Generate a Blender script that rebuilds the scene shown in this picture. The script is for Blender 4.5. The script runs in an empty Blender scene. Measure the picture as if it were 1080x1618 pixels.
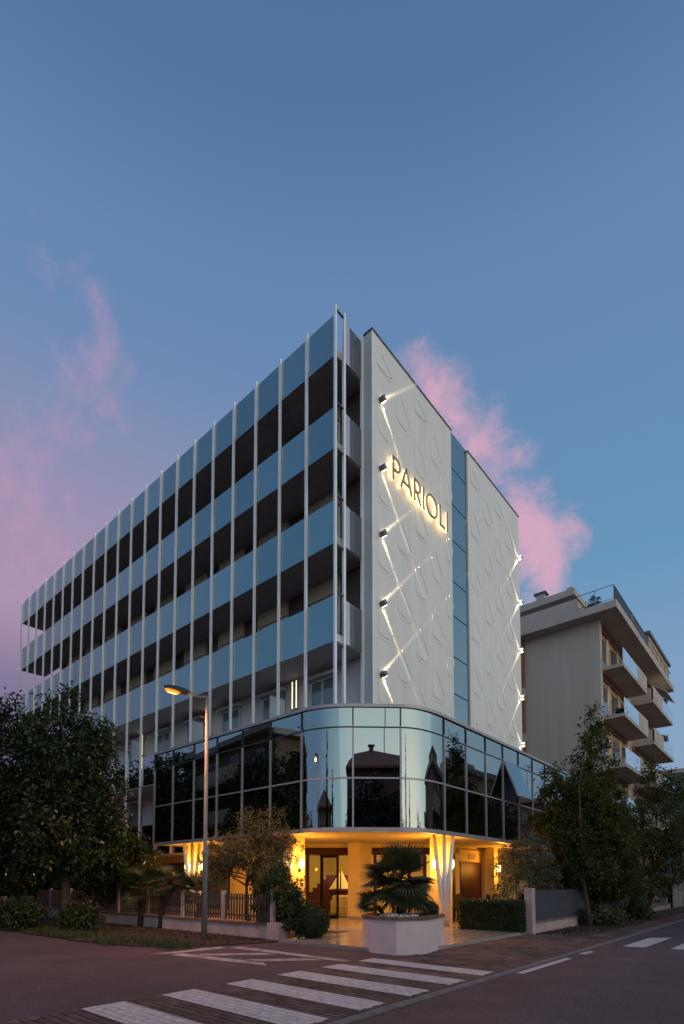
import bpy, bmesh, math, random
import numpy as np
from mathutils import Vector, Matrix

random.seed(7)
RNG = np.random.default_rng(11)
SC = bpy.context.scene
COL = SC.collection

# ------------------------------------------------------------------ camera
CAM = Vector((11.209, -12.783, 1.4))
PSI = 0.7111                      # heading of the left facade in the camera frame
PITCH = 0.0538
fwd_h = Vector((-math.sin(PSI), math.cos(PSI), 0))
right_v = Vector((math.cos(PSI), math.sin(PSI), 0))
fwd = fwd_h * math.cos(PITCH) + Vector((0, 0, 1)) * math.sin(PITCH)
up = right_v.cross(fwd)
cam_d = bpy.data.cameras.new('camera')
cam_o = bpy.data.objects.new('camera', cam_d)
COL.objects.link(cam_o)
cam_o.matrix_world = Matrix(((right_v.x, up.x, -fwd.x, CAM.x), (right_v.y, up.y, -fwd.y, CAM.y), (right_v.z, up.z, -fwd.z, CAM.z), (0, 0, 0, 1)))
cam_d.sensor_fit = 'VERTICAL'
cam_d.sensor_height = 36.0
cam_d.lens = 36.0 * 845.47 / 1618.0
cam_d.shift_y = (1350.9 - 809.0) / 1618.0
cam_d.clip_start = 0.1
cam_d.clip_end = 3000
SC.camera = cam_o

# ------------------------------------------------------------------ sky, sun, exposure
SUN_AZ = Vector((0.985, -0.17, 0)).normalized()      # the sun has just set, behind and to the right of the camera
SUN_EL = math.radians(20)
world = bpy.data.worlds.new('World')
SC.world = world
world.use_nodes = True
wn, wl = world.node_tree.nodes, world.node_tree.links
wn.clear()


def wnode(t, **kw):
    n = wn.new(t)
    for k, v in kw.items():
        setattr(n, k, v)
    return n


def wmath(op, a, b=None, c=None, clamp=False):
    n = wnode('ShaderNodeMath', operation=op, use_clamp=clamp)
    for i, v in enumerate((a, b, c)):
        if v is None:
            continue
        if isinstance(v, (int, float)):
            n.inputs[i].default_value = v
        else:
            wl.new(v, n.inputs[i])
    return n.outputs[0]


def wdot(vec, d):
    n = wnode('ShaderNodeVectorMath', operation='DOT_PRODUCT')
    wl.new(vec, n.inputs[0])
    n.inputs[1].default_value = d
    return n.outputs['Value']


def wrange(v, a, b, c=0.0, d=1.0):
    n = wnode('ShaderNodeMapRange', interpolation_type='SMOOTHSTEP')
    wl.new(v, n.inputs[0])
    for i, q in enumerate((a, b, c, d)):
        n.inputs[1 + i].default_value = q
    return n.outputs[0]


def wmix(f, a, b, blend='MIX'):
    n = wnode('ShaderNodeMix', data_type='RGBA', blend_type=blend)
    for i, v in ((0, f), (6, a), (7, b)):
        if isinstance(v, (int, float)):
            n.inputs[i].default_value = v
        elif isinstance(v, tuple):
            n.inputs[i].default_value = v + (1,)
        else:
            wl.new(v, n.inputs[i])
    return n.outputs[2]


def pix_dir(px, py):
    """direction in the sky seen at a pixel of the 1080x1618 photograph"""
    d = right_v * ((px - 540) / 845.47) - up * ((py - 1350.9) / 845.47) + fwd
    return d.normalized()


tc = wnode('ShaderNodeTexCoord')
DIR = tc.outputs['Generated']
sky = wnode('ShaderNodeTexSky', sky_type='NISHITA', sun_disc=False)
sky.sun_elevation = SUN_EL
sky.sun_rotation = math.atan2(SUN_AZ.x, SUN_AZ.y)
sky.air_density = 1.0
sky.dust_density = 0.6
sky.ozone_density = 3.0
SKY_STRENGTH = 0.15
sep = wnode('ShaderNodeSeparateXYZ')
wl.new(DIR, sep.inputs[0])
elev = sep.outputs[2]
anti = wdot(DIR, tuple(-SUN_AZ))
# the whole dusk sky in radiance units before the strength
tint = wmix(1.0, sky.outputs[0], (1.0, 1.0, 1.0), 'MULTIPLY')
# clear dusk blue, darker towards the zenith
ramp = wnode('ShaderNodeValToRGB')
wl.new(elev, ramp.inputs[0])
cr = ramp.color_ramp
cr.elements[0].position = 0.0
cr.elements[0].color = (0.27, 0.32, 0.50, 1)
cr.elements[1].position = 1.0
cr.elements[1].color = (0.06, 0.13, 0.28, 1)
for pos, c in ((0.2, (0.25, 0.36, 0.53)), (0.345, (0.21, 0.352, 0.527)), (0.49, (0.14, 0.305, 0.505)), (0.765, (0.134, 0.246, 0.45)), (0.845, (0.09, 0.182, 0.356))):
    e = cr.elements.new(pos)
    e.color = c + (1,)
blue = wmix(1.0, ramp.outputs[0], (1 / SKY_STRENGTH,) * 3, 'MULTIPLY')
base = wmix(0.93, sky.outputs[0], blue)
# afterglow above the place where the sun went down
glow_a = wrange(anti, 0.06, -0.85)
glow_e = wrange(elev, 0.90, 0.15)
glow = wmath('MULTIPLY', glow_a, glow_e)
base = wmix(wmath('MULTIPLY', glow, 0.9), base, tuple(v / SKY_STRENGTH for v in (0.78, 0.98, 1.0)))
glow2 = wmath('MULTIPLY', wrange(anti, -0.72, -1.0), wrange(elev, 0.5, 0.0))
base = wmix(wmath('MULTIPLY', glow2, 0.9), base, tuple(v / SKY_STRENGTH for v in (2.1, 1.75, 1.25)))
# belt of Venus opposite the sun
belt_e = wrange(elev, 0.76, 0.43)
anti_h = wmath('DIVIDE', anti, wmath('SQRT', wmath('MAXIMUM', wmath('SUBTRACT', 1.0, wmath('MULTIPLY', elev, elev)), 0.01)))
belt_a = wrange(anti_h, 0.62, 1.0)
belt = wmath('MULTIPLY', belt_e, belt_a)
base = wmix(wmath('MULTIPLY', belt, 0.9), base, tuple(v / SKY_STRENGTH for v in (0.42, 0.28, 0.42)))
# the shadow of the earth under the belt
shade_e = wmath('MULTIPLY', wrange(elev, 0.43, 0.28), wrange(anti_h, 0.66, 1.0))
base = wmix(wmath('MULTIPLY', shade_e, 0.9), base, tuple(v / SKY_STRENGTH for v in (0.19, 0.165, 0.29)))


# clouds: noise wisps at a few places in the sky
def cloud_noise(scale, seed, detail=7, stretch=(1, 1, 1), rough=0.6):
    m = wnode('ShaderNodeMapping')
    wl.new(DIR, m.inputs[0])
    m.inputs['Location'].default_value = (seed, seed * 0.37, seed * 0.71)
    m.inputs['Scale'].default_value = stretch
    n = wnode('ShaderNodeTexNoise')
    wl.new(m.outputs[0], n.inputs['Vector'])
    n.inputs['Scale'].default_value = scale
    n.inputs['Detail'].default_value = detail
    n.inputs['Roughness'].default_value = rough
    n.inputs['Distortion'].default_value = 0.35
    return n.outputs[0]


def lobe(px, py, r):
    d = pix_dir(px, py)
    return wrange(wdot(DIR, tuple(d)), math.cos(math.radians(r)), 1.0)


def add_all(vals):
    out = vals[0]
    for v in vals[1:]:
        out = wmath('ADD', out, v)
    return out


n1 = cloud_noise(9.0, 3.1)
n2 = cloud_noise(4.0, 8.2)
right_lobes = add_all([wmath('MULTIPLY', lobe(px, py, r), a) for px, py, r, a in
                       ((862, 835, 4.6, 1.1), (840, 890, 4.8, 1.0), (800, 780, 5, 1.1), (735, 690, 5.5, 1.0), (685, 630, 4.6, .85), (848, 930, 3.6, .8), (870, 875, 4, .6), (765, 730, 5, .7), (655, 595, 3, .5))])
n3 = cloud_noise(22.0, 5.7, rough=0.68)
puff = wmath('ADD', wmath('MULTIPLY', n1, 0.55), wmath('MULTIPLY', n3, 0.45))
rc = wmath('ADD', wmath('MULTIPLY', right_lobes, 0.78), wmath('MULTIPLY', wmath('SUBTRACT', puff, 0.5), 6.6))
rc = wmath('MULTIPLY', wrange(rc, 0.15, 2.3), wrange(right_lobes, 0.0, 0.5))
base = wmix(wmath('MULTIPLY', rc, 0.9), base, tuple(v / SKY_STRENGTH for v in (0.70, 0.405, 0.52)))
left_lobes = add_all([wmath('MULTIPLY', lobe(px, py, r), a) for px, py, r, a in
                      ((190, 610, 3.0, .8), (150, 640, 4.5, .55), (120, 500, 4.0, .5), (105, 420, 3.2, .45), (40, 380, 2.6, .5), (60, 850, 9, .5), (175, 560, 2.5, .3), (355, 655, 1.8, .5), (60, 760, 8, .4))])
lc = wmath('ADD', wmath('MULTIPLY', left_lobes, 0.7), wmath('MULTIPLY', wmath('SUBTRACT', puff, 0.5), 6.0))
lc = wmath('MULTIPLY', wrange(lc, 0.25, 2.1), wrange(left_lobes, 0.0, 0.6))
base = wmix(wmath('MULTIPLY', lc, 0.62), base, tuple(v / SKY_STRENGTH for v in (0.56, 0.32, 0.49)))
# thin haze of high cloud anywhere else
hz = wmath('MULTIPLY', wrange(n2, 0.56, 0.8), wrange(elev, 0.75, 0.1))
base = wmix(wmath('MULTIPLY', hz, 0.22), base, tuple(v / SKY_STRENGTH for v in (0.46, 0.34, 0.46)))
# below the horizon
base = wmix(wrange(elev, 0.0, -0.06), base, tuple(v / SKY_STRENGTH for v in (0.05, 0.05, 0.06)))
bg = wnode('ShaderNodeBackground')
wl.new(base, bg.inputs[0])
bg.inputs[1].default_value = SKY_STRENGTH
wo = wnode('ShaderNodeOutputWorld')
wl.new(bg.outputs[0], wo.inputs[0])

sun_d = bpy.data.lights.new('sun', 'SUN')
sun_d.energy = 0.6
sun_d.angle = math.radians(100)
sun_d.color = (1.0, 0.8, 0.66)
sun_o = bpy.data.objects.new('sun', sun_d)
COL.objects.link(sun_o)
sdir = (SUN_AZ * math.cos(SUN_EL) + Vector((0, 0, math.sin(SUN_EL))))
sun_o.rotation_euler = sdir.to_track_quat('Z', 'Y').to_euler()
sun_o.location = (40, -20, 30)

SC.view_settings.view_transform = 'Standard'
SC.view_settings.look = 'None'
SC.view_settings.gamma = 1.0
SC.view_settings.exposure = 0.0
SC.view_settings.use_curve_mapping = False
SC.cycles.use_denoising = True
SC.cycles.max_bounces = 6
SC.cycles.glossy_bounces = 4
SC.cycles.transparent_max_bounces = 6
SC.cycles.sample_clamp_indirect = 6.0
SC.cycles.caustics_reflective = False
SC.cycles.caustics_refractive = False


# ------------------------------------------------------------------ helpers: materials
def mat(name, col, rough=0.6, metal=0.0, var=0.12, scale=3.0, bump=0.0, bscale=40.0, spec=0.5, emit=None, estr=0.0, col2=None, aniso=(1, 1, 1), coat=0.0, leafy=False, trans=0.0, wob=0.0):
    m = bpy.data.materials.new(name)
    m.use_nodes = True
    nt = m.node_tree
    N, Lk = nt.nodes, nt.links
    p = N['Principled BSDF']
    p.inputs['Roughness'].default_value = rough
    p.inputs['Metallic'].default_value = metal
    p.inputs['Specular IOR Level'].default_value = spec
    p.inputs['Coat Weight'].default_value = coat
    if emit:
        p.inputs['Emission Color'].default_value = emit + (1,)
        p.inputs['Emission Strength'].default_value = estr
    t = N.new('ShaderNodeTexCoord')
    mp = N.new('ShaderNodeMapping')
    mp.inputs['Scale'].default_value = aniso
    Lk.new(t.outputs['Object'], mp.inputs[0])
    no = N.new('ShaderNodeTexNoise')
    no.inputs['Scale'].default_value = scale
    no.inputs['Detail'].default_value = 6
    no.inputs['Roughness'].default_value = 0.65
    Lk.new(mp.outputs[0], no.inputs['Vector'])
    mx = N.new('ShaderNodeMix')
    mx.data_type = 'RGBA'
    c2 = col2 or tuple(max(0, v * (1 - 2.2 * var)) for v in col)
    c1 = col if col2 else tuple(min(1, v * (1 + var)) for v in col)
    mx.inputs[6].default_value = c1 + (1,)
    mx.inputs[7].default_value = c2 + (1,)
    rg = N.new('ShaderNodeMapRange')
    rg.inputs[1].default_value = 0.32
    rg.inputs[2].default_value = 0.70
    Lk.new(no.outputs[0], rg.inputs[0])
    fac = rg.outputs[0]
    if leafy:
        g = N.new('ShaderNodeNewGeometry')
        ad = N.new('ShaderNodeMath')
        ad.operation = 'MULTIPLY_ADD'
        Lk.new(g.outputs['Random Per Island'], ad.inputs[0])
        ad.inputs[1].default_value = 0.75
        m2 = N.new('ShaderNodeMath')
        m2.operation = 'MULTIPLY'
        m2.inputs[1].default_value = 0.25
        Lk.new(rg.outputs[0], m2.inputs[0])
        Lk.new(m2.outputs[0], ad.inputs[2])
        fac = ad.outputs[0]
    Lk.new(fac, mx.inputs[0])
    Lk.new(mx.outputs[2], p.inputs['Base Color'])
    if bump or wob:
        b = N.new('ShaderNodeBump')
        b.inputs['Strength'].default_value = bump if bump else wob
        nb = N.new('ShaderNodeTexNoise')
        nb.inputs['Scale'].default_value = bscale
        nb.inputs['Detail'].default_value = 5 if bump else 1
        Lk.new(mp.outputs[0], nb.inputs['Vector'])
        Lk.new(nb.outputs[0], b.inputs['Height'])
        b.inputs['Distance'].default_value = 0.02
        Lk.new(b.outputs[0], p.inputs['Normal'])
    if trans > 0:
        tr = N.new('ShaderNodeBsdfTranslucent')
        Lk.new(mx.outputs[2], tr.inputs[0])
        ms = N.new('ShaderNodeMixShader')
        ms.inputs[0].default_value = trans
        out = N['Material Output']
        Lk.new(p.outputs[0], ms.inputs[1])
        Lk.new(tr.outputs[0], ms.inputs[2])
        Lk.new(ms.outputs[0], out.inputs[0])
    return m


def glassy(name, col, alpha, rough=0.05):
    """tinted see-through pane: part mirror, part clear"""
    m = bpy.data.materials.new(name)
    m.use_nodes = True
    N, Lk = m.node_tree.nodes, m.node_tree.links
    p = N['Principled BSDF']
    p.inputs['Base Color'].default_value = col + (1,)
    p.inputs['Roughness'].default_value = rough
    p.inputs['Metallic'].default_value = 0.3
    p.inputs['Specular IOR Level'].default_value = 0.6
    t = N.new('ShaderNodeBsdfTransparent')
    t.inputs[0].default_value = (0.85, 0.9, 0.92, 1)
    fr = N.new('ShaderNodeFresnel')
    fr.inputs[0].default_value = 1.5
    ad = N.new('ShaderNodeMath')
    ad.operation = 'ADD'
    ad.use_clamp = True
    ad.inputs[1].default_value = alpha
    Lk.new(fr.outputs[0], ad.inputs[0])
    mx = N.new('ShaderNodeMixShader')
    Lk.new(ad.outputs[0], mx.inputs[0])
    Lk.new(t.outputs[0], mx.inputs[1])
    Lk.new(p.outputs[0], mx.inputs[2])
    Lk.new(mx.outputs[0], N['Material Output'].inputs[0])
    return m


def lamp_mat(name, col, strength):
    m = bpy.data.materials.new(name)
    m.use_nodes = True
    N, Lk = m.node_tree.nodes, m.node_tree.links
    N.clear()
    e = N.new('ShaderNodeEmission')
    e.inputs[0].default_value = col + (1,)
    e.inputs[1].default_value = strength
    o = N.new('ShaderNodeOutputMaterial')
    Lk.new(e.outputs[0], o.inputs[0])
    return m


M = {}
M['asphalt'] = mat('asphalt', (0.150, 0.096, 0.098), 0.85, var=0.14, scale=0.7, bump=0.5, bscale=160, spec=0.25)
M['ground'] = mat('earth', (0.06, 0.05, 0.04), 0.95, scale=0.5)
M['soil'] = mat('soil', (0.10, 0.065, 0.05), 0.95, var=0.25, scale=2.5, bump=0.8, bscale=30, spec=0.1)
M['brickbed'] = mat('joint_sand', (0.14, 0.09, 0.078), 0.95, scale=5, spec=0.1)
M['brick'] = mat('paving_brick', (0.17, 0.105, 0.09), 0.85, var=0.3, scale=2.2, bump=0.5, bscale=60, spec=0.2)
M['kerb'] = mat('kerb_stone', (0.20, 0.17, 0.165), 0.85, var=0.2, scale=4, bump=0.3, bscale=60)
M['tile'] = mat('polished_tile', (0.44, 0.37, 0.32), 0.16, var=0.10, scale=1.5, spec=0.55)
M['tile_edge'] = mat('terrace_edge', (0.36, 0.30, 0.27), 0.6, var=0.1)
M['plaster_white'] = mat('white_plaster', (0.62, 0.62, 0.64), 0.75, var=0.05, scale=0.8, bump=0.1, bscale=70)
M['fence_wall'] = mat('fence_wall_paint', (0.60, 0.44, 0.43), 0.8, var=0.14, scale=1.6, bump=0.2, bscale=50, aniso=(1, 1, .5))
M['panel_white'] = mat('wall_panel', (0.745, 0.73, 0.705), 0.55, var=0.035, scale=0.9, aniso=(1, 2.2, 0.10))
M['coping'] = mat('dark_coping', (0.10, 0.11, 0.12), 0.4, metal=0.5)
M['pole'] = mat('painted_steel', (0.86, 0.86, 0.86), 0.38, metal=0.25, var=0.05, scale=1.2)
M['return_shaded'] = mat('wall_return', (0.42, 0.47, 0.50), 0.5, var=0.04, scale=0.5)  # blue-grey holds the shaded side of the white wall in its colour
M['rail'] = mat('frosted_rail_glass', (0.25, 0.365, 0.405), 0.16, metal=0.75, var=0.03, scale=0.35, spec=0.5)

def per_object_tint(m, lo, hi):
    N, Lk = m.node_tree.nodes, m.node_tree.links
    p = N['Principled BSDF']
    src = p.inputs['Base Color'].links[0].from_socket
    oi = N.new('ShaderNodeObjectInfo')
    mr = N.new('ShaderNodeMapRange')
    mr.inputs[3].default_value = lo
    mr.inputs[4].default_value = hi
    Lk.new(oi.outputs['Random'], mr.inputs[0])
    mx = N.new('ShaderNodeMix')
    mx.data_type = 'RGBA'
    mx.blend_type = 'MULTIPLY'
    mx.inputs[0].default_value = 1.0
    Lk.new(src, mx.inputs[6])
    Lk.new(mr.outputs[0], mx.inputs[7])
    Lk.new(mx.outputs[2], p.inputs['Base Color'])



def weathered(m, parts):
    N, Lk = m.node_tree.nodes, m.node_tree.links
    p = N['Principled BSDF']
    for sc_, lo, hi, det in parts:
        src = p.inputs['Base Color'].links[0].from_socket
        t = N.new('ShaderNodeTexCoord')
        no = N.new('ShaderNodeTexNoise')
        no.inputs['Scale'].default_value = sc_
        no.inputs['Detail'].default_value = det
        Lk.new(t.outputs['Object'], no.inputs['Vector'])
        mr = N.new('ShaderNodeMapRange')
        mr.inputs[1].default_value = 0.35
        mr.inputs[2].default_value = 0.65
        mr.inputs[3].default_value = lo
        mr.inputs[4].default_value = hi
        Lk.new(no.outputs[0], mr.inputs[0])
        mx = N.new('ShaderNodeMix')
        mx.data_type = 'RGBA'
        mx.blend_type = 'MULTIPLY'
        mx.inputs[0].default_value = 1.0
        Lk.new(src, mx.inputs[6])
        Lk.new(mr.outputs[0], mx.inputs[7])
        Lk.new(mx.outputs[2], p.inputs['Base Color'])


M['rail_clear'] = glassy('rail_side_glass', (0.22, 0.24, 0.27), 0.45, 0.08)
M['rail_pale'] = glassy('rail_pale_glass', (0.62, 0.58, 0.66), 0.75, 0.12)
M['soffit_shaded'] = mat('balcony_soffit', (0.38, 0.355, 0.35), 0.85, var=0.08)
M['brown_panel'] = mat('brown_panel', (0.085, 0.052, 0.042), 0.6, var=0.2, scale=2, aniso=(8, 8, .4))
M['beige'] = mat('beige_shutter_box', (0.42, 0.35, 0.26), 0.7, var=0.06)
M['win_glass'] = mat('window_glass', (0.17, 0.215, 0.26), 0.08, metal=0.25, spec=0.8, var=0.05)
M['win_frame'] = mat('window_frame', (0.55, 0.56, 0.58), 0.45, var=0.04)
M['curtain'] = mat('curtain', (0.5, 0.48, 0.44), 0.9, var=0.15, aniso=(14, 14, .3))
M['mirror'] = mat('mirror_glass', (0.285, 0.345, 0.36), 0.012, metal=1.0, var=0.02, scale=0.2, wob=0.012, bscale=0.9)
M['mirror_strip'] = mat('stair_glass', (0.30, 0.36, 0.38), 0.05, metal=0.95, var=0.02, scale=0.2, wob=0.02, bscale=0.8)
M['mullion'] = mat('mullion_metal', (0.40, 0.37, 0.40), 0.42, metal=0.35, var=0.06)
M['gasket'] = mat('dark_joint', (0.035, 0.04, 0.045), 0.6)
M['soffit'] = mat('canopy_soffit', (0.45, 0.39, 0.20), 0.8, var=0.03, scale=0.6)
M['yellow_wall'] = mat('cream_plaster', (0.68, 0.55, 0.26), 0.8, var=0.05, scale=0.8, bump=0.1, bscale=60)
M['column'] = mat('cream_column', (0.70, 0.58, 0.30), 0.75, var=0.04, scale=1)
M['red_wood'] = mat('mahogany', (0.05, 0.013, 0.010), 0.5, spec=0.2, var=0.25, scale=2.5, aniso=(6, 6, .6))
M['dark_frame'] = mat('dark_door_frame', (0.006, 0.005, 0.005), 0.6, spec=0.1)
M['clear'] = glassy('clear_glass', (0.10, 0.09, 0.08), 0.0, 0.02)
M['floor_in'] = mat('lobby_floor', (0.42, 0.33, 0.22), 0.2, var=0.1)
M['sofa'] = mat('cream_leather', (0.66, 0.52, 0.30), 0.5, var=0.05)
M['sail'] = mat('sail_cloth', (0.75, 0.68, 0.5), 0.8, var=0.04)
M['wicker'] = mat('dark_wicker', (0.010, 0.008, 0.008), 0.7, var=0.3, scale=30)
M['paint'] = mat('road_paint', (0.80, 0.70, 0.67), 0.7, var=0.1, scale=6, col2=(0.56, 0.47, 0.45), spec=0.3)
M['paint_worn'] = mat('worn_road_paint', (0.66, 0.56, 0.53), 0.75, scale=2.6, col2=(0.19, 0.125, 0.12), spec=0.2)
M['steel'] = mat('lamp_steel', (0.24, 0.22, 0.23), 0.75, metal=0.1, var=0.15, scale=3)
M['black'] = mat('black_metal', (0.03, 0.03, 0.032), 0.5, metal=0.3)
M['brass'] = mat('brass_letter', (0.42, 0.30, 0.17), 0.45, metal=0.4, var=0.1)
M['cube'] = mat('lamp_housing', (0.16, 0.165, 0.175), 0.5, metal=0.4)
M['fence_slat'] = mat('fence_slat', (0.085, 0.068, 0.072), 0.6, var=0.15)
M['fence_blue'] = mat('fence_panel_grey', (0.085, 0.088, 0.115), 0.6, var=0.15, scale=2)
M['bark'] = mat('bark', (0.075, 0.052, 0.036), 0.9, var=0.3, scale=8, bump=0.7, bscale=25)
M['leaf_mag'] = mat('magnolia_leaf', (0.009, 0.020, 0.006), 0.36, leafy=True, col2=(0.045, 0.072, 0.016), trans=0.12, spec=0.5)
M['leaf_red'] = mat('young_leaf', (0.075, 0.042, 0.02), 0.45, leafy=True, col2=(0.035, 0.04, 0.015), trans=0.15)
M['leaf_tree'] = mat('hornbeam_leaf', (0.030, 0.052, 0.015), 0.6, leafy=True, col2=(0.12, 0.13, 0.034), trans=0.3, spec=0.2)
M['leaf_olive'] = mat('olive_leaf', (0.07, 0.075, 0.035), 0.6, leafy=True, col2=(0.17, 0.15, 0.07), trans=0.25)
M['leaf_bush'] = mat('shrub_leaf', (0.018, 0.035, 0.01), 0.5, leafy=True, col2=(0.065, 0.095, 0.022), trans=0.2)
M['leaf_ole'] = mat('oleander_leaf', (0.06, 0.075, 0.045), 0.5, leafy=True, col2=(0.15, 0.16, 0.09), trans=0.2)
M['leaf_palm'] = mat('palm_leaf', (0.04, 0.06, 0.025), 0.5, leafy=True, col2=(0.11, 0.11, 0.045), trans=0.15)
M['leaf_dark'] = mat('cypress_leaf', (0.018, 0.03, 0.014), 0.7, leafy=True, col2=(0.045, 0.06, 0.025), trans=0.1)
M['grass'] = mat('grass_blade', (0.05, 0.075, 0.02), 0.7, leafy=True, col2=(0.12, 0.12, 0.04), trans=0.2)
M['planter'] = mat('planter_paint', (0.84, 0.67, 0.67), 0.75, var=0.06, scale=1.4, bump=0.15, bscale=60)
M['terracotta'] = mat('coping_brick', (0.24, 0.13, 0.10), 0.85, var=0.2, scale=4)
M['pebble'] = mat('white_pebble', (0.72, 0.70, 0.70), 0.8, var=0.06)
M['bldg_grey'] = mat('grey_render', (0.45, 0.40, 0.355), 0.9, var=0.07, scale=0.7, bump=0.1, bscale=30, aniso=(1.5, 1, 0.15))
M['bldg_peach'] = mat('peach_render', (0.46, 0.33, 0.24), 0.85, var=0.06, scale=0.5)
M['bldg_concrete'] = mat('pale_concrete', (0.46, 0.40, 0.36), 0.85, var=0.1, scale=0.7)
M['bldg_orange'] = mat('terracotta_render', (0.26, 0.12, 0.065), 0.8, var=0.08)
M['bldg_teal'] = mat('blue_grey_render', (0.20, 0.255, 0.275), 0.85, var=0.05, scale=0.4)
M['balc_glass'] = mat('balcony_mirror_glass', (0.70, 0.80, 0.85), 0.06, metal=0.85, var=0.03)
M['roof_tile'] = mat('red_roof_tile', (0.42, 0.15, 0.09), 0.8, var=0.2, scale=3)
M['house_brown'] = mat('brown_render', (0.26, 0.17, 0.12), 0.9, var=0.1)
M['house_beige'] = mat('beige_render', (0.72, 0.54, 0.38), 0.9, var=0.08)
M['warm_bulb'] = lamp_mat('warm_bulb', (1.0, 0.66, 0.22), 8.0)
M['led'] = lamp_mat('led_lens', (1.0, 0.86, 0.62), 4.0)
M['post_glow'] = lamp_mat('post_glow_strip', (1.0, 0.80, 0.50), 2.2)  # emission replaces the warm spotlight falling on slender posts
M['halo'] = lamp_mat('halo_led', (1.0, 0.68, 0.30), 5.5)
M['sodium'] = lamp_mat('sodium_lens', (1.0, 0.50, 0.12), 4.0)
M['sodium_bloom'] = lamp_mat('sodium_bloom', (1.0, 0.25, 0.025), 1.8)  # glowing ring put in for the orange bloom round the lens
M['shade'] = lamp_mat('lit_shade', (1.0, 0.72, 0.34), 5.0)


weathered(M['asphalt'], ((0.18, 0.86, 1.10, 2), (26.0, 0.80, 1.20, 3), (140.0, 0.65, 1.35, 2)))
weathered(M['brick'], ((0.6, 0.8, 1.15, 3),))
weathered(M['paint'], ((40.0, 0.72, 1.08, 4),))
weathered(M['planter'], ((1.1, 0.88, 1.04, 4),))
per_object_tint(M['rail'], 0.82, 1.08)
per_object_tint(M['tile'], 0.9, 1.06)
per_object_tint(M['brick'], 0.7, 1.2)


# ------------------------------------------------------------------ helpers: meshes
def link(o, parent=None, loc=None):
    COL.objects.link(o)
    if parent is not None:
        o.parent = parent
    if loc is not None:
        o.location = loc
    return o


def tag(o, label=None, cat=None, group=None, kind=None):
    if label:
        o['label'] = label
    if cat:
        o['category'] = cat
    if group:
        o['group'] = group
    if kind:
        o['kind'] = kind
    return o


def empty(name, loc=(0, 0, 0), label=None, cat=None, group=None, parent=None):
    o = bpy.data.objects.new(name, None)
    o.empty_display_size = 0.2
    link(o, parent, loc)
    return tag(o, label, cat, group)


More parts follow.
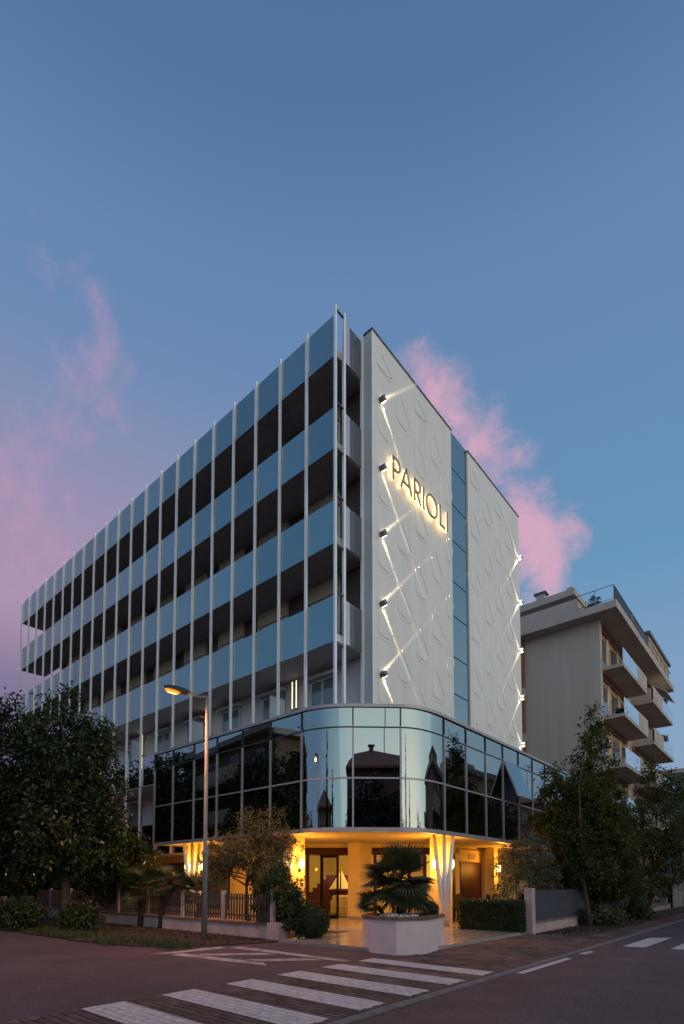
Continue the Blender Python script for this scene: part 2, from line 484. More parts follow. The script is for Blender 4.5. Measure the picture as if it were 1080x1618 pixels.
class MB:
    def __init__(self):
        self.v, self.f = [], []

    def add(self, vs, fs):
        b = len(self.v)
        self.v += [tuple(p) for p in vs]
        self.f += [tuple(b + i for i in q) for q in fs]
        return self

    def box(self, x0, x1, y0, y1, z0, z1):
        vs = [(x, y, z) for z in (z0, z1) for y in (y0, y1) for x in (x0, x1)]
        return self.add(vs, [(0, 2, 3, 1), (4, 5, 7, 6), (0, 1, 5, 4), (2, 6, 7, 3), (0, 4, 6, 2), (1, 3, 7, 5)])

    def obox(self, c, ax, ay, az, hx, hy, hz):
        c, ax, ay, az = Vector(c), Vector(ax).normalized(), Vector(ay).normalized(), Vector(az).normalized()
        vs = [c + ax * (sx * hx) + ay * (sy * hy) + az * (sz * hz) for sz in (-1, 1) for sy in (-1, 1) for sx in (-1, 1)]
        return self.add(vs, [(0, 2, 3, 1), (4, 5, 7, 6), (0, 1, 5, 4), (2, 6, 7, 3), (0, 4, 6, 2), (1, 3, 7, 5)])

    def prism(self, poly, z0, z1, caps=True):
        n = len(poly)
        vs = [(p[0], p[1], z0) for p in poly] + [(p[0], p[1], z1) for p in poly]
        fs = [(i, (i + 1) % n, n + (i + 1) % n, n + i) for i in range(n)]
        if caps:
            fs += [tuple(range(n - 1, -1, -1)), tuple(range(n, 2 * n))]
        return self.add(vs, fs)

    def tube(self, pts, rads, n=10, caps=True):
        pts = [Vector(p) for p in pts]
        if isinstance(rads, (int, float)):
            rads = [rads] * len(pts)
        rings = []
        for i, p in enumerate(pts):
            d = (pts[min(i + 1, len(pts) - 1)] - pts[max(i - 1, 0)]).normalized()
            a = d.orthogonal().normalized() if abs(d.z) < 0.95 else Vector((1, 0, 0))
            a = (a - d * a.dot(d)).normalized()
            b = d.cross(a)
            rings.append([p + (a * math.cos(t) + b * math.sin(t)) * rads[i] for t in [2 * math.pi * k / n for k in range(n)]])
        vs = [q for r in rings for q in r]
        fs = []
        for i in range(len(pts) - 1):
            for k in range(n):
                fs.append((i * n + k, i * n + (k + 1) % n, (i + 1) * n + (k + 1) % n, (i + 1) * n + k))
        if caps:
            fs += [tuple(range(n - 1, -1, -1)), tuple(range((len(pts) - 1) * n, len(pts) * n))]
        return self.add(vs, fs)

    def ball(self, c, r, n=12, m=8, sz=1.0):
        vs, fs = [], []
        for j in range(m + 1):
            t = math.pi * j / m
            for k in range(n):
                a = 2 * math.pi * k / n
                vs.append((c[0] + r * math.sin(t) * math.cos(a), c[1] + r * math.sin(t) * math.sin(a), c[2] + r * sz * math.cos(t)))
        for j in range(m):
            for k in range(n):
                fs.append((j * n + k, (j + 1) * n + k, (j + 1) * n + (k + 1) % n, j * n + (k + 1) % n))
        return self.add(vs, fs)

    def mesh(self, name):
        me = bpy.data.meshes.new(name)
        me.from_pydata(self.v, [], self.f)
        me.update()
        return me

    def build(self, name, m, parent=None, smooth=False, bevel=0.0, loc=None):
        me = self.mesh(name)
        me.materials.append(M[m] if isinstance(m, str) else m)
        if bevel > 0:
            bm = bmesh.new()
            bm.from_mesh(me)
            bmesh.ops.recalc_face_normals(bm, faces=bm.faces)
            bmesh.ops.bevel(bm, geom=list(bm.edges), offset=bevel, segments=1, affect='EDGES')
            bm.to_mesh(me)
            bm.free()
        else:
            bm = bmesh.new()
            bm.from_mesh(me)
            bmesh.ops.recalc_face_normals(bm, faces=bm.faces)
            bm.to_mesh(me)
            bm.free()
        if smooth:
            me.polygons.foreach_set('use_smooth', [True] * len(me.polygons))
        return link(bpy.data.objects.new(name, me), parent, loc)


def inst(name, me, parent=None, loc=(0, 0, 0), rot=(0, 0, 0), scale=None):
    o = bpy.data.objects.new(name, me)
    link(o, parent, loc)
    o.rotation_euler = rot
    if scale:
        o.scale = scale
    return o


def data(mb, name, m, bevel=0.0, smooth=False):
    """mesh data for shared use, kept by no object yet"""
    o = mb.build(name, m, None, smooth, bevel)
    me = o.data
    bpy.data.objects.remove(o)
    return me


def copy_tree(o, parent=None):
    c = o.copy()
    COL.objects.link(c)
    c.parent = parent
    for ch in o.children:
        copy_tree(ch, c)
    return c


def quads_obj(name, Q, m, parent=None):
    """Q: (n,4,3) array of leaf quads -> one mesh"""
    n = len(Q)
    me = bpy.data.meshes.new(name)
    me.vertices.add(n * 4)
    me.vertices.foreach_set('co', Q.reshape(-1).astype(np.float32))
    me.loops.add(n * 4)
    me.loops.foreach_set('vertex_index', np.arange(n * 4, dtype=np.int32))
    me.polygons.add(n)
    me.polygons.foreach_set('loop_start', np.arange(n, dtype=np.int32) * 4)
    me.polygons.foreach_set('loop_total', np.full(n, 4, dtype=np.int32))
    me.update(calc_edges=True)
    me.materials.append(M[m] if isinstance(m, str) else m)
    return link(bpy.data.objects.new(name, me), parent)


def leaf_quads(P, size, elong=1.8, droop=0.25, rng=RNG, outward=None):
    """diamond leaves at points P (n,3) of half-length size"""
    n = len(P)
    d = rng.normal(size=(n, 3))
    if outward is not None:
        d = d * 0.8 + outward
    d[:, 2] -= droop
    d /= np.linalg.norm(d, axis=1)[:, None] + 1e-9
    r = rng.normal(size=(n, 3))
    s = np.cross(d, r)
    s /= np.linalg.norm(s, axis=1)[:, None] + 1e-9
    nn = np.cross(d, s)
    sz = size * rng.uniform(0.65, 1.25, size=n)[:, None]
    w = sz / elong
    base = P
    tip = P + d * sz * 2 - np.array([0, 0, 1.0]) * sz * 0.25
    mid = P + d * sz * 0.95 + nn * sz * 0.12
    return np.stack([base, mid + s * w, tip, mid - s * w], axis=1)


def clump_points(blobs, n, tips, spread, rng=RNG, shell=0.45):
    """blobs: list (cx,cy,cz,rx,ry,rz); leaves gather round twig tips spread through the blobs"""
    vol = np.array([b[3] * b[4] * b[5] for b in blobs]) ** 0.75
    vol = vol / vol.sum()
    which = rng.choice(len(blobs), size=tips, p=vol)
    B = np.array(blobs)[which]
    d = rng.normal(size=(tips, 3))
    d /= np.linalg.norm(d, axis=1)[:, None]
    rad = rng.uniform(0, 1, size=tips) ** shell
    T = B[:, :3] + d * B[:, 3:] * rad[:, None]
    k = rng.integers(0, tips, size=n)
    pts = T[k] + rng.normal(size=(n, 3)) * spread * rng.uniform(0.4, 1.3, size=tips)[k][:, None]
    out = d[k]
    return pts, out, T


def limbs(mb, base, tips, r0, r1=0.012, k=10, fork=0.45, n=6):
    """trunk top `base` to a handful of twig tips"""
    base = Vector(base)
    idx = RNG.choice(len(tips), size=min(k, len(tips)), replace=False)
    for i in idx:
        t = Vector(tips[i])
        m1 = base.lerp(t, fork) + Vector(RNG.normal(size=3) * 0.08 * (t - base).length)
        m1.z = max(m1.z, base.z + 0.05)
        mb.tube([base, m1, t], [r0, r0 * 0.5, r1], n)


def tree(name, label, cat, group, loc, trunk_h, r0, blobs, n, size, tips, spread, leaf, lean=(0, 0), elong=1.8, young=None, droop=0.25, k=12, stems=1):
    root = empty(name, loc, label, cat, group)
    P, out, T = clump_points(blobs, n, tips, spread)
    keep = P[:, 2] > 0.12
    P, out = P[keep], out[keep]
    tb = MB()
    for s in range(stems):
        a = s * 2.4 + 0.5
        off = Vector((math.cos(a), math.sin(a), 0)) * (0.12 if stems > 1 else 0)
        topp = Vector((lean[0], lean[1], trunk_h)) + off * 3
        mid = topp * 0.5 + Vector((0.03, -0.04, 0))
        tb.tube([off + Vector((0, 0, -0.05)), off + mid, topp], [r0 * 1.15, r0 * 0.9, r0 * 0.7], 10)
        limbs(tb, topp, T, r0 * 0.55, k=max(4, k // stems))
    hi = max(b[2] + b[5] for b in blobs)
    tb.tube([Vector((lean[0], lean[1], trunk_h)), Vector((lean[0] * 1.3, lean[1] * 1.3, (trunk_h + hi) / 2)), Vector((blobs[-1][0], blobs[-1][1], hi * 0.93))], [r0 * 0.6, r0 * 0.28, 0.01], 8)
    tb.build('trunk', 'bark', root, smooth=True)
    if young:
        sel = RNG.uniform(size=len(P)) < young
        quads_obj('young_leaves', leaf_quads(P[sel], size, elong, droop, outward=out[sel]), 'leaf_red', root)['kind'] = 'stuff'
        P, out = P[~sel], out[~sel]
    quads_obj('crown', leaf_quads(P, size, elong, droop, outward=out * 0.6), leaf, root)['kind'] = 'stuff'
    return root


def at_px(px, depth):
    """ground point at a column of the photograph and a depth along the view"""
    p = CAM + right_v * ((px - 540) / 845.47 * depth) + fwd_h * depth
    return p.x, p.y


def struct(o, label=None):
    o['kind'] = 'structure'
    if label:
        o['label'] = label
    return o


# ================================================================== THE GROUND
struct(MB().box(-600, 600, -600, 600, -0.5, -0.03).build('ground', 'ground'))
struct(MB().add([(-300, -300, 0), (300, -300, 0), (300, 300, 0), (-300, 300, 0)], [(0, 1, 2, 3)]).build('road', 'asphalt'))
# verge of bare soil between the left road and the garden wall
vb = MB()
vp = [(-60, -7.15)] + [(-14 + i * 0.9, -7.1 + 0.07 * math.sin(i * 1.7)) for i in range(14)] + [(-1.2, -6.9), (-0.2, -6.75), (0.6, -6.2), (1.2, -5.4), (1.5, -4.6), (1.6, -3.9), (1.6, 1.5), (-60, 1.5)]
vb.prism(vp, -0.02, 0.035)
struct(vb.build('verge', 'soil'))
gv = MB()
gv.prism([(5.62, 1.8), (5.62, 40), (6.75, 40), (6.8, 9), (6.55, 5.6), (6.1, 4.1), (5.75, 2.2)], -0.02, 0.045)
struct(gv.build('planting_strip', 'soil'))

# brick paving: crossing and pavement
pavement = struct(MB().prism([(5.38, -4.05), (5.38, 60), (7.55, 60), (7.55, -4.2), (7.55, -13.2), (5.05, -13.2), (5.05, -4.45), (5.15, -4.05)], -0.01, 0.004).build('brick_pavement', 'brickbed'))
BX, BY, BG = 0.20, 0.10, 0.007
bricks = []


def in_pave(x, y):
    if 5.07 < x < 7.53 and -13.2 < y < -4.5:
        return True
    return 5.42 < x < 7.53 and -4.5 <= y < 9.5 and not (y > 1.8 and x < 6.85 and y > 2 + (x - 5.7) * 2.2)


j = 0
y = -13.15
halves = []
while y < 9.5:
    x = 5.08 + (-0.1 if j % 2 else 0)
    while x < 7.54:
        xa, xb = max(x, 5.08), min(x + BX, 7.54)
        if in_pave((xa + xb) / 2, y + BY / 2) and xb - xa > 0.04:
            if xb - xa > BX - 0.001:
                bricks.append((x, y))
            else:
                halves.append((xa, xb, y))
        x += BX
    y += BY
    j += 1
STRIPES = [(-10.12, -9.62), (-9.14, -8.64), (-8.17, -7.68), (-7.20, -6.71), (-6.22, -5.74), (-5.26, -4.80), (-11.1, -10.6), (-12.08, -11.6)]
brick_meshes = []
for k in range(4):
    hx, hy = (BX - BG) / 2, (BY - BG) / 2
    t = [0.012 + random.uniform(-.0022, .0022) for _ in range(4)]
    bmv = [(-hx, -hy, 0), (hx, -hy, 0), (hx, hy, 0), (-hx, hy, 0)]
    e = 0.004
    top = [(-hx + e, -hy + e, t[0]), (hx - e, -hy + e, t[1]), (hx - e, hy - e, t[2]), (-hx + e, hy - e, t[3])]
    brick_meshes.append((bmv + top, [(0, 1, 5, 4), (1, 2, 6, 5), (2, 3, 7, 6), (3, 0, 4, 7), (4, 5, 6, 7)]))
bm_data = []
for vs, fs in brick_meshes:
    me = bpy.data.meshes.new('brick')
    me.from_pydata(vs, [], fs)
    me.materials.append(M['brick'])
    bm_data.append(me)


def cam_depth(x, y):
    return (Vector((x, y, 0)) - Vector((CAM.x, CAM.y, 0))).dot(fwd_h)


def in_frame(x, y):
    d = cam_depth(x, y)
    if d < 1:
        return False
    px = 540 + 845.47 * (Vector((x, y, 0)) - Vector((CAM.x, CAM.y, 0))).dot(right_v) / d
    py = 1396.4 + 845.47 * 1.4 / d
    return -15 < px < 1095 and py < 1635


bricks.sort(key=lambda b: (not in_frame(b[0] + .1, b[1] + .05), cam_depth(b[0], b[1])))
rest = MB()
for k, (x, y) in enumerate(bricks):
    q = random.randrange(4)
    if k < 300:
        o = inst('brick', bm_data[q], pavement, (x + BX / 2, y + BY / 2, 0.004))
    elif k < 3200:
        vs, fs = brick_meshes[q]
        rest.add([(vx + x + BX / 2, vy + y + BY / 2, vz + 0.004) for vx, vy, vz in vs], fs)
for xa, xb, y in halves:
    rest.box(xa + BG / 2, xb - BG / 2, y + BG / 2, y + BY - BG / 2, 0.0, 0.0165)
o = rest.build('bricks', 'brick', pavement)
o['kind'] = 'stuff'


# painted stripes: paint lies on each brick, so the joints stay open
def paint_stripe(y0, y1, x0=5.1, x1=7.5):
    mb = MB()
    for (bx, bxe, by) in [(q[0], q[0] + BX, q[1]) for q in bricks] + halves:
        ax, bx2 = max(bx + 0.003, x0), min(bxe - 0.003, x1)
        ay, by2 = max(by + 0.003, y0), min(by + BY - 0.003, y1)
        if bx2 - ax > 0.02 and by2 - ay > 0.008:
            mb.add([(ax, ay, 0.0205), (bx2, ay, 0.0205), (bx2, by2, 0.0205), (ax, by2, 0.0205)], [(0, 1, 2, 3)])
    return mb


names = ['nearest broad white stripe, cut by the bottom left of the picture', 'second white crossing stripe from the bottom left corner', 'third white crossing stripe, its right end nearest the camera', 'fourth white crossing stripe, ahead of the planter', 'fifth white crossing stripe, second from the planter', 'white crossing stripe right in front of the pink planter']
for i, (a, b) in enumerate(STRIPES[:6]):
    tag(paint_stripe(a, b).build('crossing_stripe', 'paint'), names[i], 'road marking', 'zebra crossing stripes')


def flat_mark(poly, z=0.004):
    return MB().add([(x, y, z) for x, y in poly], [tuple(range(len(poly)))])


# worn white hatching beside the corner
for poly, lab in (
        ([(1.31, -7.17), (1.32, -5.48), (1.62, -5.5), (1.6, -6.75)], 'worn white base bar of the hatched triangle beside the verge'),
        ([(1.62, -5.45), (1.7, -5.15), (4.9, -5.2), (4.9, -5.42)], 'long worn white edge line from hatched triangle towards the planter'),
        ([(1.75, -6.95), (1.65, -6.65), (3.9, -6.42), (4.2, -6.62)], 'worn white near edge line of the hatched triangle'),
        ([(2.0, -6.55), (2.35, -6.5), (3.3, -5.55), (2.85, -5.55)], 'slanting worn white bar inside the hatched triangle'),
        ([(3.35, -6.4), (3.75, -6.35), (4.5, -5.52), (4.05, -5.55)], 'slanting worn white bar nearer the crossing')):
    tag(flat_mark(poly).build('hatch_marking', 'paint_worn'), lab, 'road marking', 'worn white hatching')
for poly, lab in (
        ([(7.74, -4.57), (7.86, -4.57), (7.88, -2.3), (7.76, -2.3)], 'long thin white edge line on the road along the pavement'),
        ([(7.75, -1.55), (7.88, -1.55), (7.90, -0.95), (7.77, -0.95)], 'short white edge dash beyond the long edge line'),
        ([(8.1, 0.46), (8.52, 0.52), (8.58, 3.37), (8.13, 2.97)], 'broad faded white bar across the right road'),
        ([(9.0, 0.6), (9.45, 0.65), (9.5, 3.4), (9.05, 3.3)], 'faded white bar at the right edge of the picture')):
    tag(flat_mark(poly).build('road_line', M['paint']), lab, 'road marking')
kerb_me = data(MB().box(-0.075, 0.075, -0.495, 0.495, -0.05, 0.016), 'kerb_stone', 'kerb', bevel=0.006)
kerb = struct(MB().box(7.555, 7.70, -13.2, 60, -0.03, 0.006).build('kerb', 'kerb'))
for k in range(26):
    inst('kerb_stone', kerb_me, kerb, (7.63, -12.7 + k, 0))

# terrace of polished tiles
T0 = [(1.62, -4.0), (4.5, -4.0), (5.2, -3.2), (5.35, -2.7), (5.35, 14.0), (-30, 14.0), (-30, -1.2), (1.62, -1.2)]
terrace = struct(MB().prism(T0, -0.01, 0.066).build('terrace', 'tile_edge'))
ts = 0.6
tile_me = data(MB().box(-ts / 2 + .003, ts / 2 - .003, -ts / 2 + .003, ts / 2 - .003, 0, 0.014), 'floor_tile', 'tile')
for ix in range(-8, 9):
    for iy in range(0, 17):
        cx, cy = 5.33 - ts / 2 - (ix + 8) * ts, -3.97 + ts / 2 + iy * ts
        if cx < 1.95 and cy < -1.0 or (cx > 4.6 and cy < -3.0):
            continue
        if cx < -3.4 or (cx < -1 and cy > 5):
            continue
        inst('floor_tile', tile_me, terrace, (cx, cy, 0.066))
struct(MB().add([(-29, -0.8, 0.0765), (-3.6, -0.8, 0.0765), (-3.6, 13, 0.0765), (-29, 13, 0.0765)], [(0, 1, 2, 3)]).build('garden_path', 'tile_edge'))

# ================================================================== THE HOTEL
hotel = empty('hotel_building', (0, 0, 0), 'white six-storey corner hotel with blue glass balconies and mirrored first floor', 'building')
PS = 1.361                                     # pole spacing
BAND = [(19.11, 20.57), (15.87, 17.31), (12.61, 14.08), (9.30, 10.80)]
NB = 21
# poles
for i in range(NB + 1):
    x = -PS * i - (0.0 if i else 0.02)
    z0 = 6.5 if x > -8.3 else 2.7
    MB().box(x - 0.042, x + 0.042, -0.13, -0.05, z0, 20.70 if i else 20.80).build('facade_pole', 'pole', hotel)
MB().box(-0.03, 0.06, 0.27, 0.36, 6.5, 20.80).build('facade_pole', 'pole', hotel)
MB().box(-0.03, 0.06, 1.24, 1.33, 6.5, 20.83).build('facade_pole', 'pole', hotel)
for z in (20.65, 17.4, 15.8, 14.2, 12.5, 10.9, 9.2):
    MB().box(-0.02, 0.03, -0.05, 0.27, z - 0.03, z + 0.03).build('pole_bracket', 'coping', hotel)
# balcony slabs
XL = -PS * NB
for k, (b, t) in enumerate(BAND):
    MB().box(XL + 0.02, -0.05, 0.0, 1.5, b + 0.01, b + 0.26).build('balcony_slab', 'soffit_shaded' if k < 3 else 'plaster_white', hotel)  # shade coloured into the upper soffits; the better-lit lowest one is white
    if k < 3:
        pass
# roof
MB().box(XL + 0.1, 0.0, 1.5, 13.9, 19.15, 19.6).build('roof_slab', 'bldg_concrete', hotel)
MB().box(XL + 2.8, -0.05, 0.9, 1.45, 19.4, 20.15).build('parapet', 'coping', hotel)
# railing panels, one to a bay
for k, (b, t) in enumerate(BAND):
    for i in range(NB):
        x1, x0 = -PS * i - 0.055, -PS * (i + 1) + 0.055
        mb = MB().box(x0, x1, -0.045, -0.02, b, t)
        o = mb.build('railing_panel', 'rail', hotel)
        o.rotation_euler = (0, 0, 0)
    # return panels at the corner
    MB().box(-0.005, 0.015, 0.37, 0.62, b + 0.02, t).build('railing_panel', 'rail_pale', hotel)
    MB().box(-0.005, 0.015, 0.63, 1.23, b + 0.02, t).build('railing_panel', 'rail_clear', hotel)
    MB().box(XL, XL + 0.02, 0.0, 1.4, b, t).build('railing_panel', 'rail', hotel)
# lower bands left of the glazed storey
for b, t in ((5.98, 7.32), (2.72, 4.08)):
    for i in range(6, NB):
        x1, x0 = -PS * i - 0.055, -PS * (i + 1) + 0.055
        if i == 6:
            x1 = -8.55
        MB().box(x0, x1, -0.045, -0.02, b, t).build('railing_panel', 'mirror', hotel)
    MB().box(XL + 0.02, -8.5, 0.0, 1.5, b - 0.05, b + 0.2).build('balcony_slab', 'plaster_white', hotel)
# recessed back wall of every storey
XE = -25.9
LEV = [(15.87, 19.12), (12.61, 15.88), (9.30, 12.62), (5.9, 9.31), (2.7, 5.95)]
for k, (z0, z1) in enumerate(LEV):
    wallm = 'brown_panel' if k < 3 else 'plaster_white'
    x_hi = 0.0 if k < 4 else -8.5
    MB().box(XE, x_hi, 1.52, 1.75, z0 + 0.26, z1 - 0.002).build('back_wall', wallm, hotel)
    n = 0
    xc = -2.0
    while xc > XE + 1:
        if xc < x_hi - 0.8:
            if k < 3:
                MB().box(xc - 0.82, xc + 0.82, 1.40, 1.53, z1 - 0.62, z1 - 0.01).build('shutter_box', 'beige', hotel)
                MB().box(xc - 0.90, xc - 0.82, 1.38, 1.53, z0 + 0.26, z1 - 0.01).build('jamb', 'beige', hotel)
                zt, zb2, hw = z1 - 0.64, z0 + 0.3, 0.8
            else:
                zt, zb2, hw = z1 - 0.34, z0 + 0.9, 0.62
            fr = MB()
            f = 0.07
            yb = 1.46 if k < 3 else 1.43
            fr.box(xc - hw, xc - hw + f, yb, yb + 0.07, zb2, zt).box(xc + hw - f, xc + hw, yb, yb + 0.07, zb2, zt).box(xc - hw + f, xc + hw - f, yb, yb + 0.07, zt - f, zt).box(xc - hw + f, xc + hw - f, yb, yb + 0.07, zb2, zb2 + f).box(xc - 0.04, xc + 0.04, yb, yb + 0.07, zb2 + f, zt - f)
            w = fr.build('window', 'win_frame', hotel)
            MB().box(xc - hw + f, xc - 0.04, yb + 0.03, yb + 0.045, zb2 + f, zt - f).build('pane', 'win_glass', w)
            MB().box(xc + 0.04, xc + hw - f, yb + 0.03, yb + 0.045, zb2 + f, zt - f).build('pane', 'win_glass', w)
            if k >= 3:
                MB().box(xc - hw - 0.12, xc + hw + 0.12, 1.25, 1.5, zt + 0.02, zt + 0.12).build('window_hood', 'plaster_white', hotel)
                if n % 2 == 1:
                    MB().obox((xc + 0.45, 1.28, (zt + zb2) / 2), (1, 0.9, 0), (-0.9, 1, 0), (0, 0, 1), 0.3, 0.02, (zt - zb2) / 2).build('casement', 'win_glass', w)
        xc -= 2 * PS
        n += 1
# bright end room and party wall at the left end
MB().box(XE - 0.2, XE, 1.5, 13.9, 2.7, 19.14).build('left_end_wall', 'plaster_white', hotel)
MB().box(XE, -0.1, 13.7, 13.9, 2.7, 19.14).build('rear_wall', 'plaster_white', hotel)
# post pairs between second-floor windows; glow strips stand in for spotlight on them
for x in (-3.4, -8.94, -14.9, -20.6):
    mb = MB()
    for dx in (-0.11, 0.11):
        mb.box(x + dx - 0.02, x + dx + 0.02, 1.36, 1.42, 7.2, 9.22)
    r = mb.build('wall_light', 'pole')
    tag(r, {-3.4: 'pair of posts with added glow strips nearest the corner, on second-floor wall', -8.94: 'pair of posts with added glow strips on second-floor wall behind the street lamp', -14.9: 'pair of posts with added glow strips left of the mirrored storey', -20.6: 'pair of posts with added glow strips half hidden by the left tree'}[x], 'wall light', 'glow-strip posts on the second floor')
    for dx in (-0.11, 0.11):
        MB().box(x + dx - 0.012, x + dx + 0.012, 1.345, 1.36, 8.12, 9.2).build('glow_strip', 'post_glow', r)
        MB().box(x + dx - 0.012, x + dx + 0.012, 1.345, 1.36, 7.4, 8.04).build('glow_strip', 'post_glow', r)
        MB().box(x + dx - 0.035, x + dx + 0.035, 1.33, 1.43, 8.04, 8.12).build('clamp', 'cube', r)

# ------------------------------------------------------------ blind end wall with relief
WX = 0.43
ew = MB().box(-0.05, WX, 1.38, 6.88, 3.2, 20.8).build('end_wall', 'panel_white', hotel)
ew2 = MB().box(-0.05, WX, 8.36, 14.05, 3.2, 20.8).build('end_wall', 'panel_white', hotel)
MB().box(0.0, WX - 0.02, 1.335, 1.378, 6.4, 20.78).build('wall_return', 'return_shaded', hotel)
MB().box(WX - 0.022, WX + 0.004, 1.33, 1.379, 6.4, 20.8).build('corner_trim', 'pole', hotel)
MB().box(-0.08, WX + 0.03, 1.31, 6.9, 20.8, 20.86).build('coping', 'coping', hotel)
MB().box(-0.08, WX + 0.03, 8.34, 14.08, 20.8, 20.86).build('coping', 'coping', hotel)
strip = MB().box(-0.05, WX - 0.12, 6.88, 8.36, 3.2, 20.93).build('stair_window', 'gasket', hotel)
zs = [6.3, 7.8, 9.38, 10.97, 12.74, 14.25, 16.06, 17.65, 19.27, 20.9]
for a, b in zip(zs[:-1], zs[1:]):
    o = MB().box(WX - 0.12, WX - 0.07, 6.905, 8.335, a + 0.025, b - 0.025).build('pane', 'mirror_strip', strip)


def motif():
    """raised half-leaf with a long left edge, a rounded foot and a slanting right edge"""
    out = [(0.0, 1.9), (0.0, 0.14)]
    for k in range(0, 9):
        a = math.pi + (math.pi * 0.62) * k / 8
        out.append((0.46 + 0.46 * math.cos(a), 0.16 + 0.17 * math.sin(a)))
    out += [(0.86, 0.26), (0.21, 1.14), (0.06, 1.35)]
    return out


def relief_mesh():
    mb = MB()
    pl = motif()
    n = len(pl)

    def h(yy, zz):
        return 0.002 + 0.017 * max(0, 1 - zz / 1.0)
    vs = [(0, p[0], p[1]) for p in pl] + [(h(*p), p[0], p[1]) for p in pl]
    mb.add(vs, [(i, (i + 1) % n, n + (i + 1) % n, n + i) for i in range(n)])
    # top as a fan around an inner point
    c = (h(0.2, 0.5), 0.2, 0.5)
    mb.add([c] + [(h(*p), p[0], p[1]) for p in pl], [(0, 1 + i, 1 + (i + 1) % n) for i in range(n)])
    # wedge to the right of the slanting edge, steep towards it and running out into the wall
    a0, a1 = (0.225, 1.15), (0.885, 0.27)
    b0, b1 = (0.55, 1.55), (1.12, 0.62)
    mb.add([(0, *a0), (0, *a1), (0.018, a0[0] + .004, a0[1] + .003), (0.018, a1[0] + .004, a1[1] + .003), (0, *b0), (0, *b1)], [(0, 1, 3, 2), (2, 3, 5, 4), (0, 2, 4), (1, 5, 3)])
    # low rounded rib under the foot
    prev = None
    for k in range(11):
        a = math.pi * 1.02 + math.pi * 0.92 * k / 10
        p = (0.45 + 0.47 * math.cos(a), 0.02 + 0.22 * math.sin(a))
        q = (0.45 + 0.40 * math.cos(a), 0.02 + 0.15 * math.sin(a))
        if prev:
            p0, q0 = prev
            mb.add([(0.0, p0[0], p0[1]), (0.0, p[0], p[1]), (0.016, q[0], q[1]), (0.016, q0[0], q0[1])], [(0, 1, 2, 3)])
        prev = (p, q)
    return mb


rel_me = data(relief_mesh(), 'relief_leaf', 'panel_white')


for cols, par in (([1.64, 2.83, 4.02, 5.21], ew), ([8.62, 9.95, 11.15, 12.35], ew2)):
    for c, y in enumerate(cols):
        z = 19.72 - (1.25 if c % 2 else 0)
        if par is ew2:
            z = 19.55 - (1.1 if c % 2 else 0)
        while z > 6.5:
            o = inst('relief_leaf', rel_me, par, (WX - 0.002, y, z - (0.0 if z < 18.8 else 0)))
            if z + 1.9 > 20.75:
                o.scale = (1, 1, (20.7 - z) / 1.9)
            z -= 2.43
for n_ in range(6):
    z = 17.25 - 2.43 * n_ + 1.3 + 1.2
    if z < 19.5:
        o = inst('relief_leaf', rel_me, ew, (WX - 0.002, 6.40, z))
        o.scale = (1, 0.5, 1)

# ------------------------------------------------------------ mirrored first-floor volume
ZB, ZM, ZT2, ZT = 3.0, 4.47, 5.97, 6.6
P_A, P_B, P_C, P_D = (-0.06, -1.55), (1.41, -0.92), (2.43, 0.03), (2.90, 1.70)
tBC = Vector((1.02, 0.95)).normalized()


def bez(p0, p1, p2, p3, n=14):
    r = []
    for i in range(n + 1):
        t = i / n
        r.append(tuple((1 - t) ** 3 * a + 3 * (1 - t) ** 2 * t * b + 3 * (1 - t) * t * t * c + t ** 3 * d for a, b, c, d in zip(p0, p1, p2, p3)))
    return r


arcAB = bez(P_A, (P_A[0] + .55, P_A[1]), (P_B[0] - tBC.x * .55, P_B[1] - tBC.y * .55), P_B)
arcCD = bez(P_C, (P_C[0] + tBC.x * .55, P_C[1] + tBC.y * .55), (P_D[0], P_D[1] - .6), P_D)
left_x = [-8.40, -7.06, -5.66, -4.26, -2.86, -1.46, -0.06]
right_y = [1.70 + 1.43 * i for i in range(9)]
bays = []
for a, b in zip(left_x[:-1], left_x[1:]):
    bays.append([(a, -1.55), (b, -1.55)])
bays.append(arcAB)
bays.append([P_B, P_C])
bays.append(arcCD)
for a, b in zip(right_y[:-1], right_y[1:]):
    bays.append([(2.90, a), (2.90, b)])
outline = [p for b in bays for p in b[:-1]] + [bays[-1][-1]]


def offset_line(pts, d):
    """pts shifted inwards (to the left of travel) by d"""
    out = []
    for i, p in enumerate(pts):
        a, b = Vector(pts[max(i - 1, 0)]), Vector(pts[min(i + 1, len(pts) - 1)])
        t = (b - a).normalized()
        out.append((p[0] - t.y * d, p[1] + t.x * d))
    return out


def band_mb(pts, z0, z1, proud, depth):
    o, i = offset_line(pts, -proud), offset_line(pts, depth)
    mb = MB()
    n = len(pts)
    vs = [(p[0], p[1], z0) for p in o] + [(p[0], p[1], z1) for p in o] + [(p[0], p[1], z1) for p in i] + [(p[0], p[1], z0) for p in i]
    fs = []
    for k in range(n - 1):
        for r in range(4):
            s = (r + 1) % 4
            fs.append((r * n + k, r * n + k + 1, s * n + k + 1, s * n + k))
    fs += [(0, n, 2 * n, 3 * n), (n - 1, 4 * n - 1, 3 * n - 1, 2 * n - 1)]
    return mb.add(vs, fs)


